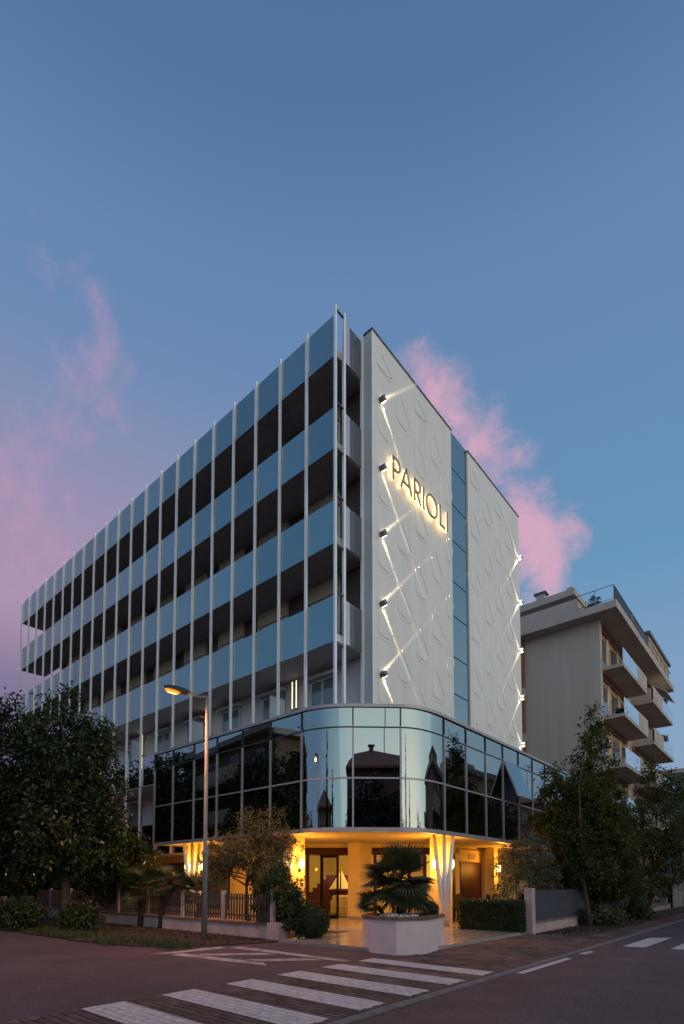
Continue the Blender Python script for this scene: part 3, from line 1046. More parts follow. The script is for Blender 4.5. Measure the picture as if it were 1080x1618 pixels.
full = [(-8.40, -0.2)] + outline + [(0.5, right_y[-1])]
vol = band_mb(outline, ZT - 0.045, ZT + 0.05, 0.06, 0.35).build('glazed_storey', 'mullion', hotel)
MB().prism(offset_line(outline, 0.2) + [(0.3, right_y[-1]), (0.3, 1.5), (-8.3, 1.4)], ZT - 0.04, ZT + 0.03).build('flat_roof', 'coping', vol)
band_mb(outline, ZB - 0.10, ZB + 0.03, 0.03, 0.12).build('sill', 'mullion', vol)
band_mb(outline, ZM - 0.024, ZM + 0.024, 0.018, 0.05).build('transom', 'mullion', vol)
band_mb(outline, ZT2 - 0.02, ZT2 + 0.02, 0.012, 0.05).build('transom', 'gasket', vol)
for i, bay in enumerate(bays):
    a = bay[0]
    t = (Vector(bay[1]) - Vector(bay[0])).normalized()
    if i in (7, 8, 9):
        tp = (Vector(bays[i - 1][-1]) - Vector(bays[i - 1][-2])).normalized()
        t = (t + tp).normalized()
    nn = Vector((t.y, -t.x))
    c = Vector(a) + nn * 0.005
    MB().obox((c.x, c.y, (ZB + ZT2) / 2 - 0.0), (t.x, t.y, 0), (nn.x, nn.y, 0), (0, 0, 1), 0.025, 0.03, (ZT2 - ZB) / 2 - 0.03).build('mullion', 'mullion', vol)
    MB().obox((c.x, c.y, (ZT + ZT2) / 2), (t.x, t.y, 0), (nn.x, nn.y, 0), (0, 0, 1), 0.02, 0.025, (ZT - ZT2) / 2 - 0.045).build('mullion', 'gasket', vol)
    for z0, z1 in ((ZB + 0.03, ZM - 0.02), (ZM + 0.02, ZT2 - 0.018), (ZT2 + 0.018, ZT - 0.045)):
        if i == 12 and z0 > ZM and z1 < ZT2 + 0.1:
            continue                      # this one stands open
        n = len(bay)
        if n == 2:
            # flat pane with a breath of bow, as float glass sits in its frame
            pts = [tuple(Vector(bay[0]).lerp(Vector(bay[1]), q / 8)) for q in range(9)]
        else:
            pts = bay
        n = len(pts)
        bow = random.uniform(-0.0016, 0.0016)
        tl = random.uniform(-0.006, 0.006)
        rows = 5
        inn = offset_line(pts, 0.03)
        vs, fs = [], []
        dirs = offset_line(pts, 1.0)
        for r in range(rows):
            v = r / (rows - 1)
            for q in range(n):
                s = q / (n - 1)
                dz = bow * 4 * (s * (1 - s) + v * (1 - v)) * 0.5 + tl * (v - 0.5)
                dx, dy = dirs[q][0] - pts[q][0], dirs[q][1] - pts[q][1]
                vs.append((pts[q][0] + dx * dz, pts[q][1] + dy * dz, z0 + (z1 - z0) * v))
        for r in range(rows - 1):
            for q in range(n - 1):
                fs.append((r * n + q, r * n + q + 1, (r + 1) * n + q + 1, (r + 1) * n + q))
        base_n = len(vs)
        vs += [(p[0], p[1], z0) for p in inn] + [(p[0], p[1], z1) for p in inn]
        for q in range(n - 1):
            fs.append((base_n + q, base_n + n + q, base_n + n + q + 1, base_n + q + 1))
        me = bpy.data.meshes.new('pane')
        me.from_pydata(vs, [], fs)
        me.polygons.foreach_set('use_smooth', [True] * len(me.polygons))
        me.materials.append(M['mirror'])
        link(bpy.data.objects.new('pane', me), vol)
# end mullion
MB().box(2.88, 2.95, right_y[-1] - 0.03, right_y[-1] + 0.03, ZB, ZT - 0.05).build('mullion', 'mullion', vol)
MB().box(0.3, 2.9, right_y[-1], right_y[-1] + 0.1, ZB - 0.05, ZT - 0.02).build('end_panel', 'plaster_white', vol)
MB().box(-8.46, -8.40, -1.5, 1.5, ZB - 0.05, ZT - 0.02).build('end_panel', 'plaster_white', vol)
# open top-hung vent
ya, yb = right_y[3] + 0.03, right_y[4] - 0.03
hinge = Vector((2.93, (ya + yb) / 2, ZT2 - 0.02))
od = Vector((math.sin(math.radians(21)), 0, -math.cos(math.radians(21))))
on = Vector((math.cos(math.radians(21)), 0, math.sin(math.radians(21))))
vc = hinge + od * 0.73
vent = MB().obox(vc, od, (0, 1, 0), on, 0.73, (yb - ya) / 2, 0.02).build('open_vent', 'mullion', vol)
tag(vent, 'top-hung pane propped open')
MB().obox(vc + on * 0.024, od, (0, 1, 0), on, 0.70, (yb - ya) / 2 - 0.03, 0.003).build('vent_pane', 'mirror', vol)
MB().box(2.5, 2.86, ya, yb, ZM, ZT2).build('dark_fill', 'gasket', vol)  # solid dark block stands for the unlit room behind the open vent

# ------------------------------------------------------------ ground floor
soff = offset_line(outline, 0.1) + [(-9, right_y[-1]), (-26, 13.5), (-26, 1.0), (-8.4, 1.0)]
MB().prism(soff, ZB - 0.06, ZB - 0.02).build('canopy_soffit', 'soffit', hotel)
GF0, GFZ = 0.08, ZB - 0.062
# entrance screen stands square to the corner
E0, E1 = Vector((-3.27, 1.80)), Vector((0.62, 5.14))
ed = (E1 - E0).normalized()
en = Vector((ed.y, -ed.x))                          # outwards


def scr(s, out, z):
    p = E0 + ed * s + en * out
    return (p.x, p.y, z)


def scr_box(s0, s1, z0, z1, o0=-0.06, o1=0.06):
    c = E0 + ed * ((s0 + s1) / 2) + en * ((o0 + o1) / 2)
    return MB().obox((c.x, c.y, (z0 + z1) / 2), (ed.x, ed.y, 0), (en.x, en.y, 0), (0, 0, 1), (s1 - s0) / 2, (o1 - o0) / 2, (z1 - z0) / 2)


SL = (E1 - E0).length
scr_box(0, SL, 2.50, GFZ - 0.16, -0.1, 0.05).build('door_header', 'red_wood', hotel)
scr_box(0, SL, GFZ - 0.16, GFZ, -0.15, 0.0).build('header_wall', 'yellow_wall', hotel)
door = scr_box(0.08, 0.20, GF0, 2.5, -0.05, 0.05).build('entrance_door', 'red_wood', hotel)
scr_box(0.62, 0.74, GF0, 2.5).build('door_stile', 'dark_frame', door)
scr_box(1.24, 1.33, GF0, 2.5).build('door_stile', 'dark_frame', door)
scr_box(0.74, 1.24, 2.40, 2.5).build('door_rail', 'dark_frame', door)
scr_box(0.74, 1.24, GF0, GF0 + 0.14).build('door_rail', 'dark_frame', door)
scr_box(0.20, 0.62, GF0, 0.75).build('door_panel', 'red_wood', door)
scr_box(0.74, 1.24, GF0 + .14, 2.40, -0.01, 0.01).build('door_pane', 'clear', door)
scr_box(0.20, 0.62, 0.75, 2.5, -0.01, 0.01).build('door_pane', 'clear', door)
for s in (2.65, 3.35, 3.95, 4.55):
    scr_box(s, s + 0.13, GF0, 2.5).build('screen_post', 'red_wood', hotel)
scr_box(4.1, 4.55, GF0, 2.5, -0.08, 0.02).build('screen_wall', 'yellow_wall', hotel)
MB().box(-1.84, -1.27, 2.70, 3.45, GF0, GFZ).build('column', 'column', hotel, bevel=0.008)
MB().box(-1.86, -1.25, 2.68, 3.47, GF0, GF0 + 0.10).build('column_base', 'tile_edge', hotel)
# walls right and left of it
MB().box(0.45, 0.70, 5.1, 13.8, GF0, GFZ).build('ground_wall', 'yellow_wall', hotel)
for y0, y1, m_, z1 in ((5.3, 5.75, 'yellow_wall', GFZ - .01), (5.76, 6.2, 'red_wood', 2.55), (6.2, 6.55, 'column', 2.6)):
    MB().box(0.7, 0.78, y0, y1, GF0, z1).build('wall_panel', m_, hotel)
dr = MB().box(0.7, 0.80, 6.6, 8.4, GF0, 2.30).build('side_door', 'red_wood', hotel)
MB().box(0.7, 0.78, 6.56, 8.44, 2.30, 2.8).build('door_surround', 'column', hotel)
MB().box(0.78, 0.80, 7.3, 7.9, 2.42, 2.62).build('wall_vent', 'beige', hotel)
MB().box(1.0, 1.35, 8.5, 8.85, GF0, GFZ).build('pier', 'yellow_wall', hotel)
MB().box(-26, -3.2, 1.70, 1.95, GF0, GFZ).build('ground_wall', 'yellow_wall', hotel)
for xc in (-5.2, -8.6, -12.0, -15.4, -18.8, -22.2):
    w = MB().box(xc - 0.9, xc + 0.9, 1.66, 1.70, 0.3, 2.4).build('window', 'red_wood', hotel)
    MB().box(xc - 0.82, xc - 0.03, 1.64, 1.66, 0.4, 2.3).build('pane', 'win_glass', w)
    MB().box(xc + 0.03, xc + 0.82, 1.64, 1.66, 0.4, 2.3).build('pane', 'win_glass', w)
# lobby shell
lob = MB()
lob.add([(-9, 1.96, 0.083), (-3.2, 1.96, 0.083), (0.44, 5.3, 0.083), (0.44, 12, 0.083), (-9, 12, 0.083)], [(0, 1, 2, 3, 4)])
lob.build('lobby_floor', 'floor_in', hotel)
MB().box(-9.2, -9.0, 1.96, 12, GF0, GFZ).build('lobby_wall', 'yellow_wall', hotel)
MB().box(-9, 0.44, 9.5, 9.7, GF0, GFZ).build('lobby_wall', 'yellow_wall', hotel)
st = MB()
for k in range(9):
    s = 0.0 + 0.17 * k
    c = Vector((-7.2 + k * 0.28, 5.3, 0))
    st.box(c.x, c.x + 0.30, 4.9, 6.1, GF0, GF0 + 0.19 * (k + 1))
st.build('staircase', 'red_wood', hotel)

# V-shaped posts and piers with lanterns under the canopy
POSTS = [((2.62, 2.15), (2.15, 2.75), 'right of the potted palm'), ((-1.26, -1.12), (-1.46, -0.52), 'half hidden by the ivy beside the entrance'), ((-6.30, -1.15), (-6.70, -0.65), 'at the left end of the canopy')]
for (px, py), (qx, qy), where in POSTS:
    p3 = MB()
    for k, (dx, dy) in enumerate(((-0.27, -0.17), (0.0, 0.0), (0.20, 0.20))):
        p3.tube([(px + dx * 0.15 + 0.02, py + dy * .15, GF0 - 0.01), (px + dx * .5, py + dy * .5, 1.5), (px + dx, py + dy, GFZ + 0.02)], [0.085, 0.08, 0.06], 14)
    p3.build('v_post', 'pole', hotel, smooth=True)
    MB().box(qx - 0.26, qx + 0.26, qy - 0.26, qy + 0.26, GF0, GFZ).build('pier', 'column', hotel)


# ================================================================== SIGN AND LAMPS ON THE END WALL
def stroke_mb(paths, wid, dep, off):
    """letter strokes in the plane of the end wall: (along the wall, up)"""
    mb = MB()
    for path in paths:
        n = len(path)
        L_, R_ = [], []
        for i, p in enumerate(path):
            a, b = Vector(path[max(i - 1, 0)]), Vector(path[min(i + 1, n - 1)])
            if path[0] == path[-1] and i in (0, n - 1):
                a, b = Vector(path[-2]), Vector(path[1])
            t = (b - a).normalized()
            L_.append((p[0] - t.y * wid / 2, p[1] + t.x * wid / 2))
            R_.append((p[0] + t.y * wid / 2, p[1] - t.x * wid / 2))
        vs = [(off, q[0], q[1]) for q in L_] + [(off, q[0], q[1]) for q in R_] + [(off + dep, q[0], q[1]) for q in L_] + [(off + dep, q[0], q[1]) for q in R_]
        fs = []
        for i in range(n - 1):
            fs += [(i, i + 1, n + i + 1, n + i), (2 * n + i, 3 * n + i, 3 * n + i + 1, 2 * n + i + 1), (i, 2 * n + i, 2 * n + i + 1, i + 1), (n + i, n + i + 1, 3 * n + i + 1, 3 * n + i)]
        fs += [(0, n, 3 * n, 2 * n), (n - 1, 3 * n - 1, 4 * n - 1, 2 * n - 1)]
        mb.add(vs, fs)
    return mb


def arc(cx, cz, rx, rz, a0, a1, n=14):
    return [(cx + rx * math.cos(math.radians(a0 + (a1 - a0) * k / n)), cz + rz * math.sin(math.radians(a0 + (a1 - a0) * k / n))) for k in range(n + 1)]


Z0, Z1 = 15.86, 16.72
H = Z1 - Z0
zt = Z1 - 0.035
bowl = [(2.34, zt), (2.52, zt)] + arc(2.52, Z1 - 0.035 - H * 0.26, 0.23, H * 0.26, 90, -90) + [(2.34, zt - H * 0.52)]
bowlR = [(3.72, zt), (3.88, zt)] + arc(3.88, zt - H * 0.255, 0.22, H * 0.255, 90, -90) + [(3.72, zt - H * 0.51)]
LET = {
    'P': [[(2.34, Z0), (2.34, Z1)], bowl],
    'A': [[(2.82, Z0), (3.17, Z1)], [(3.17, Z1), (3.52, Z0)], [(2.95, Z0 + H * 0.32), (3.39, Z0 + H * 0.32)]],
    'R': [[(3.72, Z0), (3.72, Z1)], bowlR, [(3.86, zt - H * 0.51), (4.16, Z0)]],
    'I': [[(4.36, Z0), (4.36, Z1)]],
    'O': [arc(4.96, (Z0 + Z1) / 2, 0.40, H / 2 - 0.01, 0, 360, 32)],
    'L': [[(5.60, Z1), (5.60, Z0)], [(5.60, Z0 + 0.035), (5.98, Z0 + 0.035)]],
    'I2': [[(6.17, Z0), (6.17, Z1)]],
}
sign = empty('building_sign', (WX, 2.3, 15.9), 'halo-lit brass letters PARIOLI high on the white end wall', 'sign')
sign_inv = Matrix.Translation((-WX, -2.3, -15.9))
for k, paths in LET.items():
    o = stroke_mb(paths, 0.085, 0.05, WX + 0.145).build('letter', 'brass', sign)
    o.data.transform(sign_inv)
    h = stroke_mb(paths, 0.062, 0.03, WX + 0.105).build('halo_light', 'halo', o)
    h.data.transform(sign_inv)


def beam_nodes(ld, col, d, width):
    ld.use_nodes = True
    N, Lk = ld.node_tree.nodes, ld.node_tree.links
    N.clear()
    t = N.new('ShaderNodeTexCoord')
    s = N.new('ShaderNodeSeparateXYZ')
    Lk.new(t.outputs['Normal'], s.inputs[0])

    def mm(op, a, b=None):
        n = N.new('ShaderNodeMath')
        n.operation = op
        for i, v in enumerate((a, b)):
            if v is None:
                continue
            if isinstance(v, (int, float)):
                n.inputs[i].default_value = v
            else:
                Lk.new(v, n.inputs[i])
        return n.outputs[0]
    ay = mm('MAXIMUM', mm('ABSOLUTE', s.outputs[1]), 0.028)
    ratio = mm('MULTIPLY', mm('DIVIDE', s.outputs[0], ay), d / width)
    g = mm('EXPONENT', mm('MULTIPLY', mm('MULTIPLY', ratio, ratio), -1.0))
    inten = mm('MULTIPLY', g, mm('POWER', ay, -1.6))
    e = N.new('ShaderNodeEmission')
    e.inputs[0].default_value = col + (1,)
    Lk.new(inten, e.inputs[1])
    o = N.new('ShaderNodeOutputLight')
    Lk.new(e.outputs[0], o.inputs[0])


def beam_light(loc, t, parent, energy, d, inv):
    ld = bpy.data.lights.new('beam', 'SPOT')
    ld.energy = energy
    ld.spot_size = math.radians(150)
    ld.spot_blend = 0.2
    ld.shadow_soft_size = 0.0
    ld.color = (1, 1, 1)
    beam_nodes(ld, (1.0, 0.76, 0.46), d, 0.055)
    o = bpy.data.objects.new('beam', ld)
    Zx = -Vector(t).normalized()
    Yx = Vector((1, 0, 0))
    Xx = Yx.cross(Zx)
    mw = Matrix(((Xx.x, Yx.x, Zx.x, loc[0]), (Xx.y, Yx.y, Zx.y, loc[1]), (Xx.z, Yx.z, Zx.z, loc[2]), (0, 0, 0, 1)))
    link(o, parent)
    o.matrix_parent_inverse = inv
    o.matrix_world = mw
    return o


BEAM_D = 0.18
BEAM_E = 13
ords = ['topmost', 'second from the top', 'middle', 'second from the bottom', 'lowest']
for side, yy, zz in ((1, 1.80, (18.51, 15.99, 13.59, 11.10, 8.60)), (-1, 13.93, (18.46, 16.05, 13.49, 11.00, 8.55))):
    for k, z in enumerate(zz):
        t_up = Vector((0, side * 1.0, 1.0)).normalized()
        t_dn = Vector((0, side * 0.82, -1.0)).normalized()
        wl_ = MB().obox((WX + 0.11, yy, z), (1, 0, 0), t_up, Vector((1, 0, 0)).cross(t_up), 0.10, 0.085, 0.085).build('wall_light', 'cube')
        tag(wl_, '%s cube spotlight at the %s edge of the white end wall' % (ords[k], 'left' if side > 0 else 'right'), 'wall light', 'cube spotlights on the end wall')
        for t in (t_up, t_dn):
            c = Vector((WX + 0.11, yy, z)) + t * 0.105
            u_ = Vector((1, 0, 0)).cross(t)
            MB().obox(c, t, u_, (1, 0, 0), 0.012, 0.05, 0.075).build('lens', 'led', wl_)
            beam_light(Vector((WX + BEAM_D, yy, z)) + t * 0.135, t, wl_, BEAM_E * (1.0 if t is t_dn else 0.8) * (1.0 if side > 0 else 0.55), BEAM_D, Matrix.Identity(4))


def point_light(name, loc, energy, col, parent=None, size=0.08):
    ld = bpy.data.lights.new(name, 'POINT')
    ld.energy = energy
    ld.color = col
    ld.shadow_soft_size = size
    o = bpy.data.objects.new(name, ld)
    link(o, parent, loc)
    return o


WARM = (1.0, 0.37, 0.04)


def sconce(x, y, z, nx, ny, label):
    r = MB().box(-0.02, 0.02, -0.02, 0.02, -0.27, -0.16).build('wall_lantern', 'black', None, loc=(x, y, z))
    tag(r, label, 'lantern', 'wall lanterns under the canopy')
    MB().tube([(0, 0, -0.2), (nx * .08, ny * .08, -0.22), (nx * .12, ny * .12, -0.17)], 0.014, 8).build('bracket', 'black', r)
    b = MB()
    b.ball((nx * .12, ny * .12, 0), 0.085, 14, 10, 2.0)
    b.build('lamp_glass', 'warm_bulb', r, smooth=True)
    point_light('lantern_glow', (nx * .30, ny * .30, 0.0), 120, WARM, r, 0.09)
    return r


ZS = 2.05
sconce(2.15, 2.49 - 0.02, ZS, 0, -1, 'bright wall lantern on left side of pier by the palm')
sconce(2.15 + 0.28, 2.75, ZS, 1, 0, 'bright wall lantern on right side of pier by the palm')
sconce(-1.46, -0.52 - 0.28, ZS, 0, -1, 'lit wall lantern left of the ivy by the entrance')
sconce(-1.46 + 0.28, -0.52, ZS, 1, 0, 'lit wall lantern right of the ivy by the entrance')
sconce(-6.70, -0.65 - 0.28, ZS, 0, -1, 'lit wall lantern on the pier at the left end of canopy')
sconce(1.37, 8.66, ZS, 1, 0, 'wall lantern hidden behind the oleander beside the terrace')
sconce(-6.70 + 0.28, -0.65, ZS, 1, 0, 'lit wall lantern facing the entrance on the left canopy pier')

# ------------------------------------------------------------ lobby things
def lobby_lamp(loc, label):
    r = MB().tube([(0, 0, 0), (0, 0, 0.55)], 0.025, 8).build('table_lamp', 'brass', None, loc=loc)
    tag(r, label, 'lamp')
    MB().tube([(0, 0, 0.5), (0, 0, 0.85)], [0.17, 0.11], 14).build('lamp_shade', 'shade', r, smooth=True)
    point_light('lamp_glow', (0, 0, 1.0), 26, (1.0, 0.60, 0.2), r, 0.1)
    return r


lobby_lamp((-3.05, 6.3, 0.9), 'lit table lamp inside lobby behind the cream sofa')
cl = MB().obox((-2.3, 4.9, GFZ - 0.06), (1, 0.8, 0), (-0.8, 1, 0), (0, 0, 1), 0.45, 0.12, 0.03).build('ceiling_light', 'shade')
tag(cl, 'bright slanting ceiling light inside the lobby', 'ceiling light')
point_light('ceiling_glow', (-2.5, 5.2, 2.55), 230, (1.0, 0.62, 0.22), cl, 0.2)
point_light('ceiling_glow', (-5.2, 4.2, 2.55), 190, (1.0, 0.60, 0.2), cl, 0.2)
point_light('ceiling_glow', (-0.6, 6.6, 2.4), 170, (1.0, 0.58, 0.18), cl, 0.2)


def sofa(loc, rz, label):
    r = empty('sofa', loc, label, 'sofa', 'cream lobby sofas')
    r.rotation_euler = (0, 0, rz)
    MB().box(-0.85, 0.85, -0.4, 0.4, 0.08, 0.42).build('seat', 'sofa', r, bevel=0.05)
    MB().box(-0.85, 0.85, 0.22, 0.45, 0.3, 0.86).build('backrest', 'sofa', r, bevel=0.07)
    for s in (-1, 1):
        MB().box(s * 0.78 - 0.13, s * 0.78 + 0.13, -0.42, 0.42, 0.1, 0.62).build('armrest', 'sofa', r, bevel=0.05)
    return r


sofa((-2.75, 4.1, 0.083), math.radians(222), 'cream leather sofa just behind the glass entrance door')
sofa((-0.9, 5.6, 0.083), math.radians(200), 'cream leather sofa seen between the palm fronds')
boat = empty('model_sailboat', (-3.95, 4.72, 0.0), 'model sailboat with white sails on a dark stand in the lobby', 'model boat')
bd = Vector((0.757, 0.653, 0))


def bpt(s, z, o=0.0):
    return (bd.x * s - bd.y * o, bd.y * s + bd.x * o, z)


hull = MB()
hp = [(-0.55, 0), (-0.3, 0.10), (0.1, 0.12), (0.62, 0.0), (0.1, -0.12), (-0.3, -0.10)]
hull.add([bpt(s, 1.12, o) for s, o in hp] + [bpt(s * 0.75, 0.96, o * 0.3) for s, o in hp], [(0, 1, 2, 3, 4, 5), (11, 10, 9, 8, 7, 6)] + [(i, i + 6, (i + 1) % 6 + 6, (i + 1) % 6) for i in range(6)])
hull.build('hull', 'red_wood', boat)
MB().tube([bpt(0, 1.1), bpt(0, 2.02)], 0.012, 6).build('mast', 'red_wood', boat)


def sailm(a, b, c):
    o1 = [bpt(s, z, 0.012) for s, z in (a, b, c)]
    o2 = [bpt(s, z, -0.012) for s, z in (a, b, c)]
    return MB().add(o1 + o2, [(0, 1, 2), (5, 4, 3), (0, 3, 4, 1), (1, 4, 5, 2), (2, 5, 3, 0)])


sailm((0.03, 1.18), (0.42, 1.2), (0.03, 2.0)).build('sail', 'sail', boat)
sailm((-0.03, 1.9), (-0.5, 1.16), (-0.04, 1.2)).build('sail', 'sail', boat)
MB().box(-0.5, 0.5, -0.2, 0.2, 0.083, 0.98).build('stand', 'red_wood', boat)


# ------------------------------------------------------------ terrace furniture
def chair(loc, rz, label):
    r = empty('chair', loc, label, 'chair', 'dark wicker terrace chairs')
    r.rotation_euler = (0, 0, rz)
    MB().box(-0.23, 0.23, -0.23, 0.23, 0.40, 0.46).build('seat', 'wicker', r, bevel=0.01)
    MB().obox((0, 0.24, 0.70), (1, 0, 0), (0, 1, 0.12), (0, -0.12, 1), 0.22, 0.022, 0.25).build('backrest', 'wicker', r)
    for sx in (-1, 1):
        for sy in (-1, 1):
            MB().box(sx * 0.2 - .022, sx * 0.2 + .022, sy * .2 - .022, sy * .2 + .022, 0, 0.41).build('leg', 'wicker', r)
    return r


def table(loc, label):
    r = empty('table', loc, label, 'table', 'dark terrace tables')
    MB().box(-0.36, 0.36, -0.36, 0.36, 0.70, 0.74).build('tabletop', 'wicker', r, bevel=0.008)
    for sx in (-1, 1):
        for sy in (-1, 1):
            MB().box(sx * 0.31 - .02, sx * 0.31 + .02, sy * .31 - .02, sy * .31 + .02, 0, 0.70).build('leg', 'wicker', r)
    return r


FZ = 0.081
table((2.05, 4.3, FZ), 'dark square terrace table beside the lit pier')
chair((2.35, 3.75, FZ), math.radians(170), 'dark wicker chair in front of the table by the lit pier')
chair((1.7, 4.9, FZ), math.radians(10), 'dark wicker chair behind the table by the lit pier')
chair((2.75, 4.45, FZ), math.radians(-80), 'dark wicker chair between the two terrace tables')
table((2.55, 6.1, FZ), 'dark square terrace table in front of the side door')
chair((3.0, 5.5, FZ), math.radians(150), 'dark wicker chair nearest the box hedge')
chair((3.2, 6.3, FZ), math.radians(-95), 'dark wicker chair half hidden behind the hedge shrub')
wb = MB().box(-0.02, 0.02, -0.24, 0.24, 0.75, 1.35).add([], []).build('menu_board', 'plaster_white', None, loc=(2.2, 7.6, FZ))
tag(wb, 'white menu board standing before the dark side door', 'board')
MB().box(-0.025, 0.025, -0.2, -0.16, 0, 0.75).build('leg', 'black', wb)
MB().box(-0.025, 0.025, 0.16, 0.2, 0, 0.75).build('leg', 'black', wb)

# ================================================================== PLANTER WITH PALM
def gp(px, py, z=0.0):
    d = right_v * ((px - 540) / 845.47) - up * ((py - 1350.9) / 845.47) + fwd
    k = (z - CAM.z) / d.z
    return (CAM + d * k)


pv = [gp(573, 1500.5), gp(587, 1505.5), gp(626, 1510), gp(673, 1508.5), gp(701, 1498)]
ctr = Vector((4.62, -3.15, 0))
back = [Vector((5.0, -2.2, 0)), Vector((4.55, -2.15, 0)), Vector((4.0, -2.75, 0)), Vector((3.85, -3.3, 0))]
pp = [(p.x, p.y) for p in pv] + [(p.x, p.y) for p in back]
PH = 0.74
planter = empty('planter', (ctr.x, ctr.y, 0), 'pinkish white masonry planter holding the fan palm at the corner', 'planter')
loc = [(x - ctr.x, y - ctr.y) for x, y in pp]
MB().prism(loc, -0.01, PH - 0.06).build('body', 'planter', planter)
for i in range(len(loc)):
    a, b = Vector(loc[i]), Vector(loc[(i + 1) % len(loc)])
    n_ = max(1, int((b - a).length / 0.26))
    for k in range(n_):
        p, q = a.lerp(b, k / n_), a.lerp(b, (k + 1) / n_)
        t = (q - p).normalized()
        nrm = Vector((t.y, -t.x))
        c = (p + q) / 2 - nrm * 0.07
        MB().obox((c.x, c.y, PH - 0.03), (t.x, t.y, 0), (nrm.x, nrm.y, 0), (0, 0, 1), (q - p).length / 2 - 0.006, 0.10, 0.03 + random.uniform(-.003, .003)).build('coping_brick', 'terracotta', planter)
MB().prism([(x * 0.85, y * 0.85) for x, y in loc], PH - 0.1, PH - 0.055).build('soil', 'soil', planter)
peb = MB()
for k in range(150):
    a, r = random.uniform(0, 6.28), random.uniform(0, 1) ** 0.5
    x, y = 0.42 * r * math.cos(a) + 0.12, 0.36 * r * math.sin(a) - 0.30
    s = random.uniform(0.016, 0.036)
    peb.ball((x, y, PH - 0.05 + s * 0.5 + random.uniform(0, 0.05)), s, 6, 4, random.uniform(.6, 1.0))
o = peb.build('pebbles', 'pebble', planter, smooth=True)
o['kind'] = 'stuff'

def frond_mesh(n=17, length=0.55, spread=150, pet=0.35, w=0.030):
    mb = MB()
    mb.tube([(0, 0, 0), (pet, 0, 0)], 0.009, 5)
    for k in range(n):
        a = math.radians(-spread / 2 + spread * k / (n - 1))
        Lk = length * (0.78 + 0.22 * math.cos(a)) * random.uniform(0.92, 1.05)
        d = Vector((math.cos(a), math.sin(a), 0))
        s = Vector((-math.sin(a), math.cos(a), 0))
        b0 = Vector((pet, 0, 0))
        m1 = b0 + d * Lk * 0.5 + Vector((0, 0, 0.03))
        tp = b0 + d * Lk + Vector((0, 0, -0.10 * Lk))
        mb.add([b0 + s * .004, m1 + s * w * .8, tp, m1 - s * w * .8, m1 + Vector((0, 0, -0.016))], [(0, 1, 4), (0, 4, 3), (1, 2, 4), (4, 2, 3)])
    return mb


fr_me = [data(frond_mesh(), 'frond', 'leaf_palm') for _ in range(3)]
palm = empty('fan_palm', (4.55, -3.1, PH - 0.06), 'shaggy fan palm with drooping fronds growing in the corner planter', 'palm')
MB().tube([(0, 0, 0), (0.02, 0.01, 0.35), (0.0, 0.0, 0.78)], [0.11, 0.12, 0.10], 12).build('trunk', 'bark', palm, smooth=True)


def add_fronds(par, c, nf, scale, el_lo=-35, el_hi=80, azs=None):
    for k in range(nf):
        az = random.uniform(0, 360) if azs is None else random.uniform(*azs)
        el = math.radians(random.uniform(el_lo, el_hi))
        o = inst('frond', random.choice(fr_me), par, c)
        o.rotation_euler = (random.uniform(-0.5, 0.5), -el, math.radians(az))
        s = scale * random.uniform(0.8, 1.15)
        o.scale = (s, s, s)


add_fronds(palm, (0, 0, 0.80), 52, 1.0, -50, 80)
add_fronds(palm, (0.02, 0.0, 0.66), 30, 0.9, -55, 25)
palm2 = empty('fan_palm', (4.22, -3.25, PH - 0.06), 'low young fan palm leaning over the left rim of planter', 'palm')
MB().tube([(0, 0, 0), (-0.12, -0.06, 0.22)], [0.05, 0.05], 8).build('trunk', 'bark', palm2, smooth=True)
add_fronds(palm2, (-0.12, -0.06, 0.22), 15, 0.62, -25, 60, (150, 300))


def ball_bush(name, loc, r, n, label, cat='shrub', leaf='leaf_bush', size=0.03, sz=1.0):
    root = empty(name, loc, label, cat)
    d = RNG.normal(size=(n, 3))
    d /= np.linalg.norm(d, axis=1)[:, None]
    P = d * r * RNG.uniform(0.80, 1.03, size=n)[:, None]
    P[:, 2] = P[:, 2] * sz + r * sz
    quads_obj('foliage', leaf_quads(P, size, 1.7, 0.0, outward=d), leaf, root)['kind'] = 'stuff'
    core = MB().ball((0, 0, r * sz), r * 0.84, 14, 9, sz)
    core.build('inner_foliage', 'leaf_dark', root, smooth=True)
    return root


ball_bush('topiary_ball', (5.02, -2.62, PH - 0.06), 0.17, 1500, 'small clipped green ball in the right end of planter', 'shrub', size=0.014)
ball_bush('round_bush', (2.05, -3.25, 0.06), 0.40, 3500, 'round clipped bush at the left edge of the terrace', 'shrub', size=0.026)

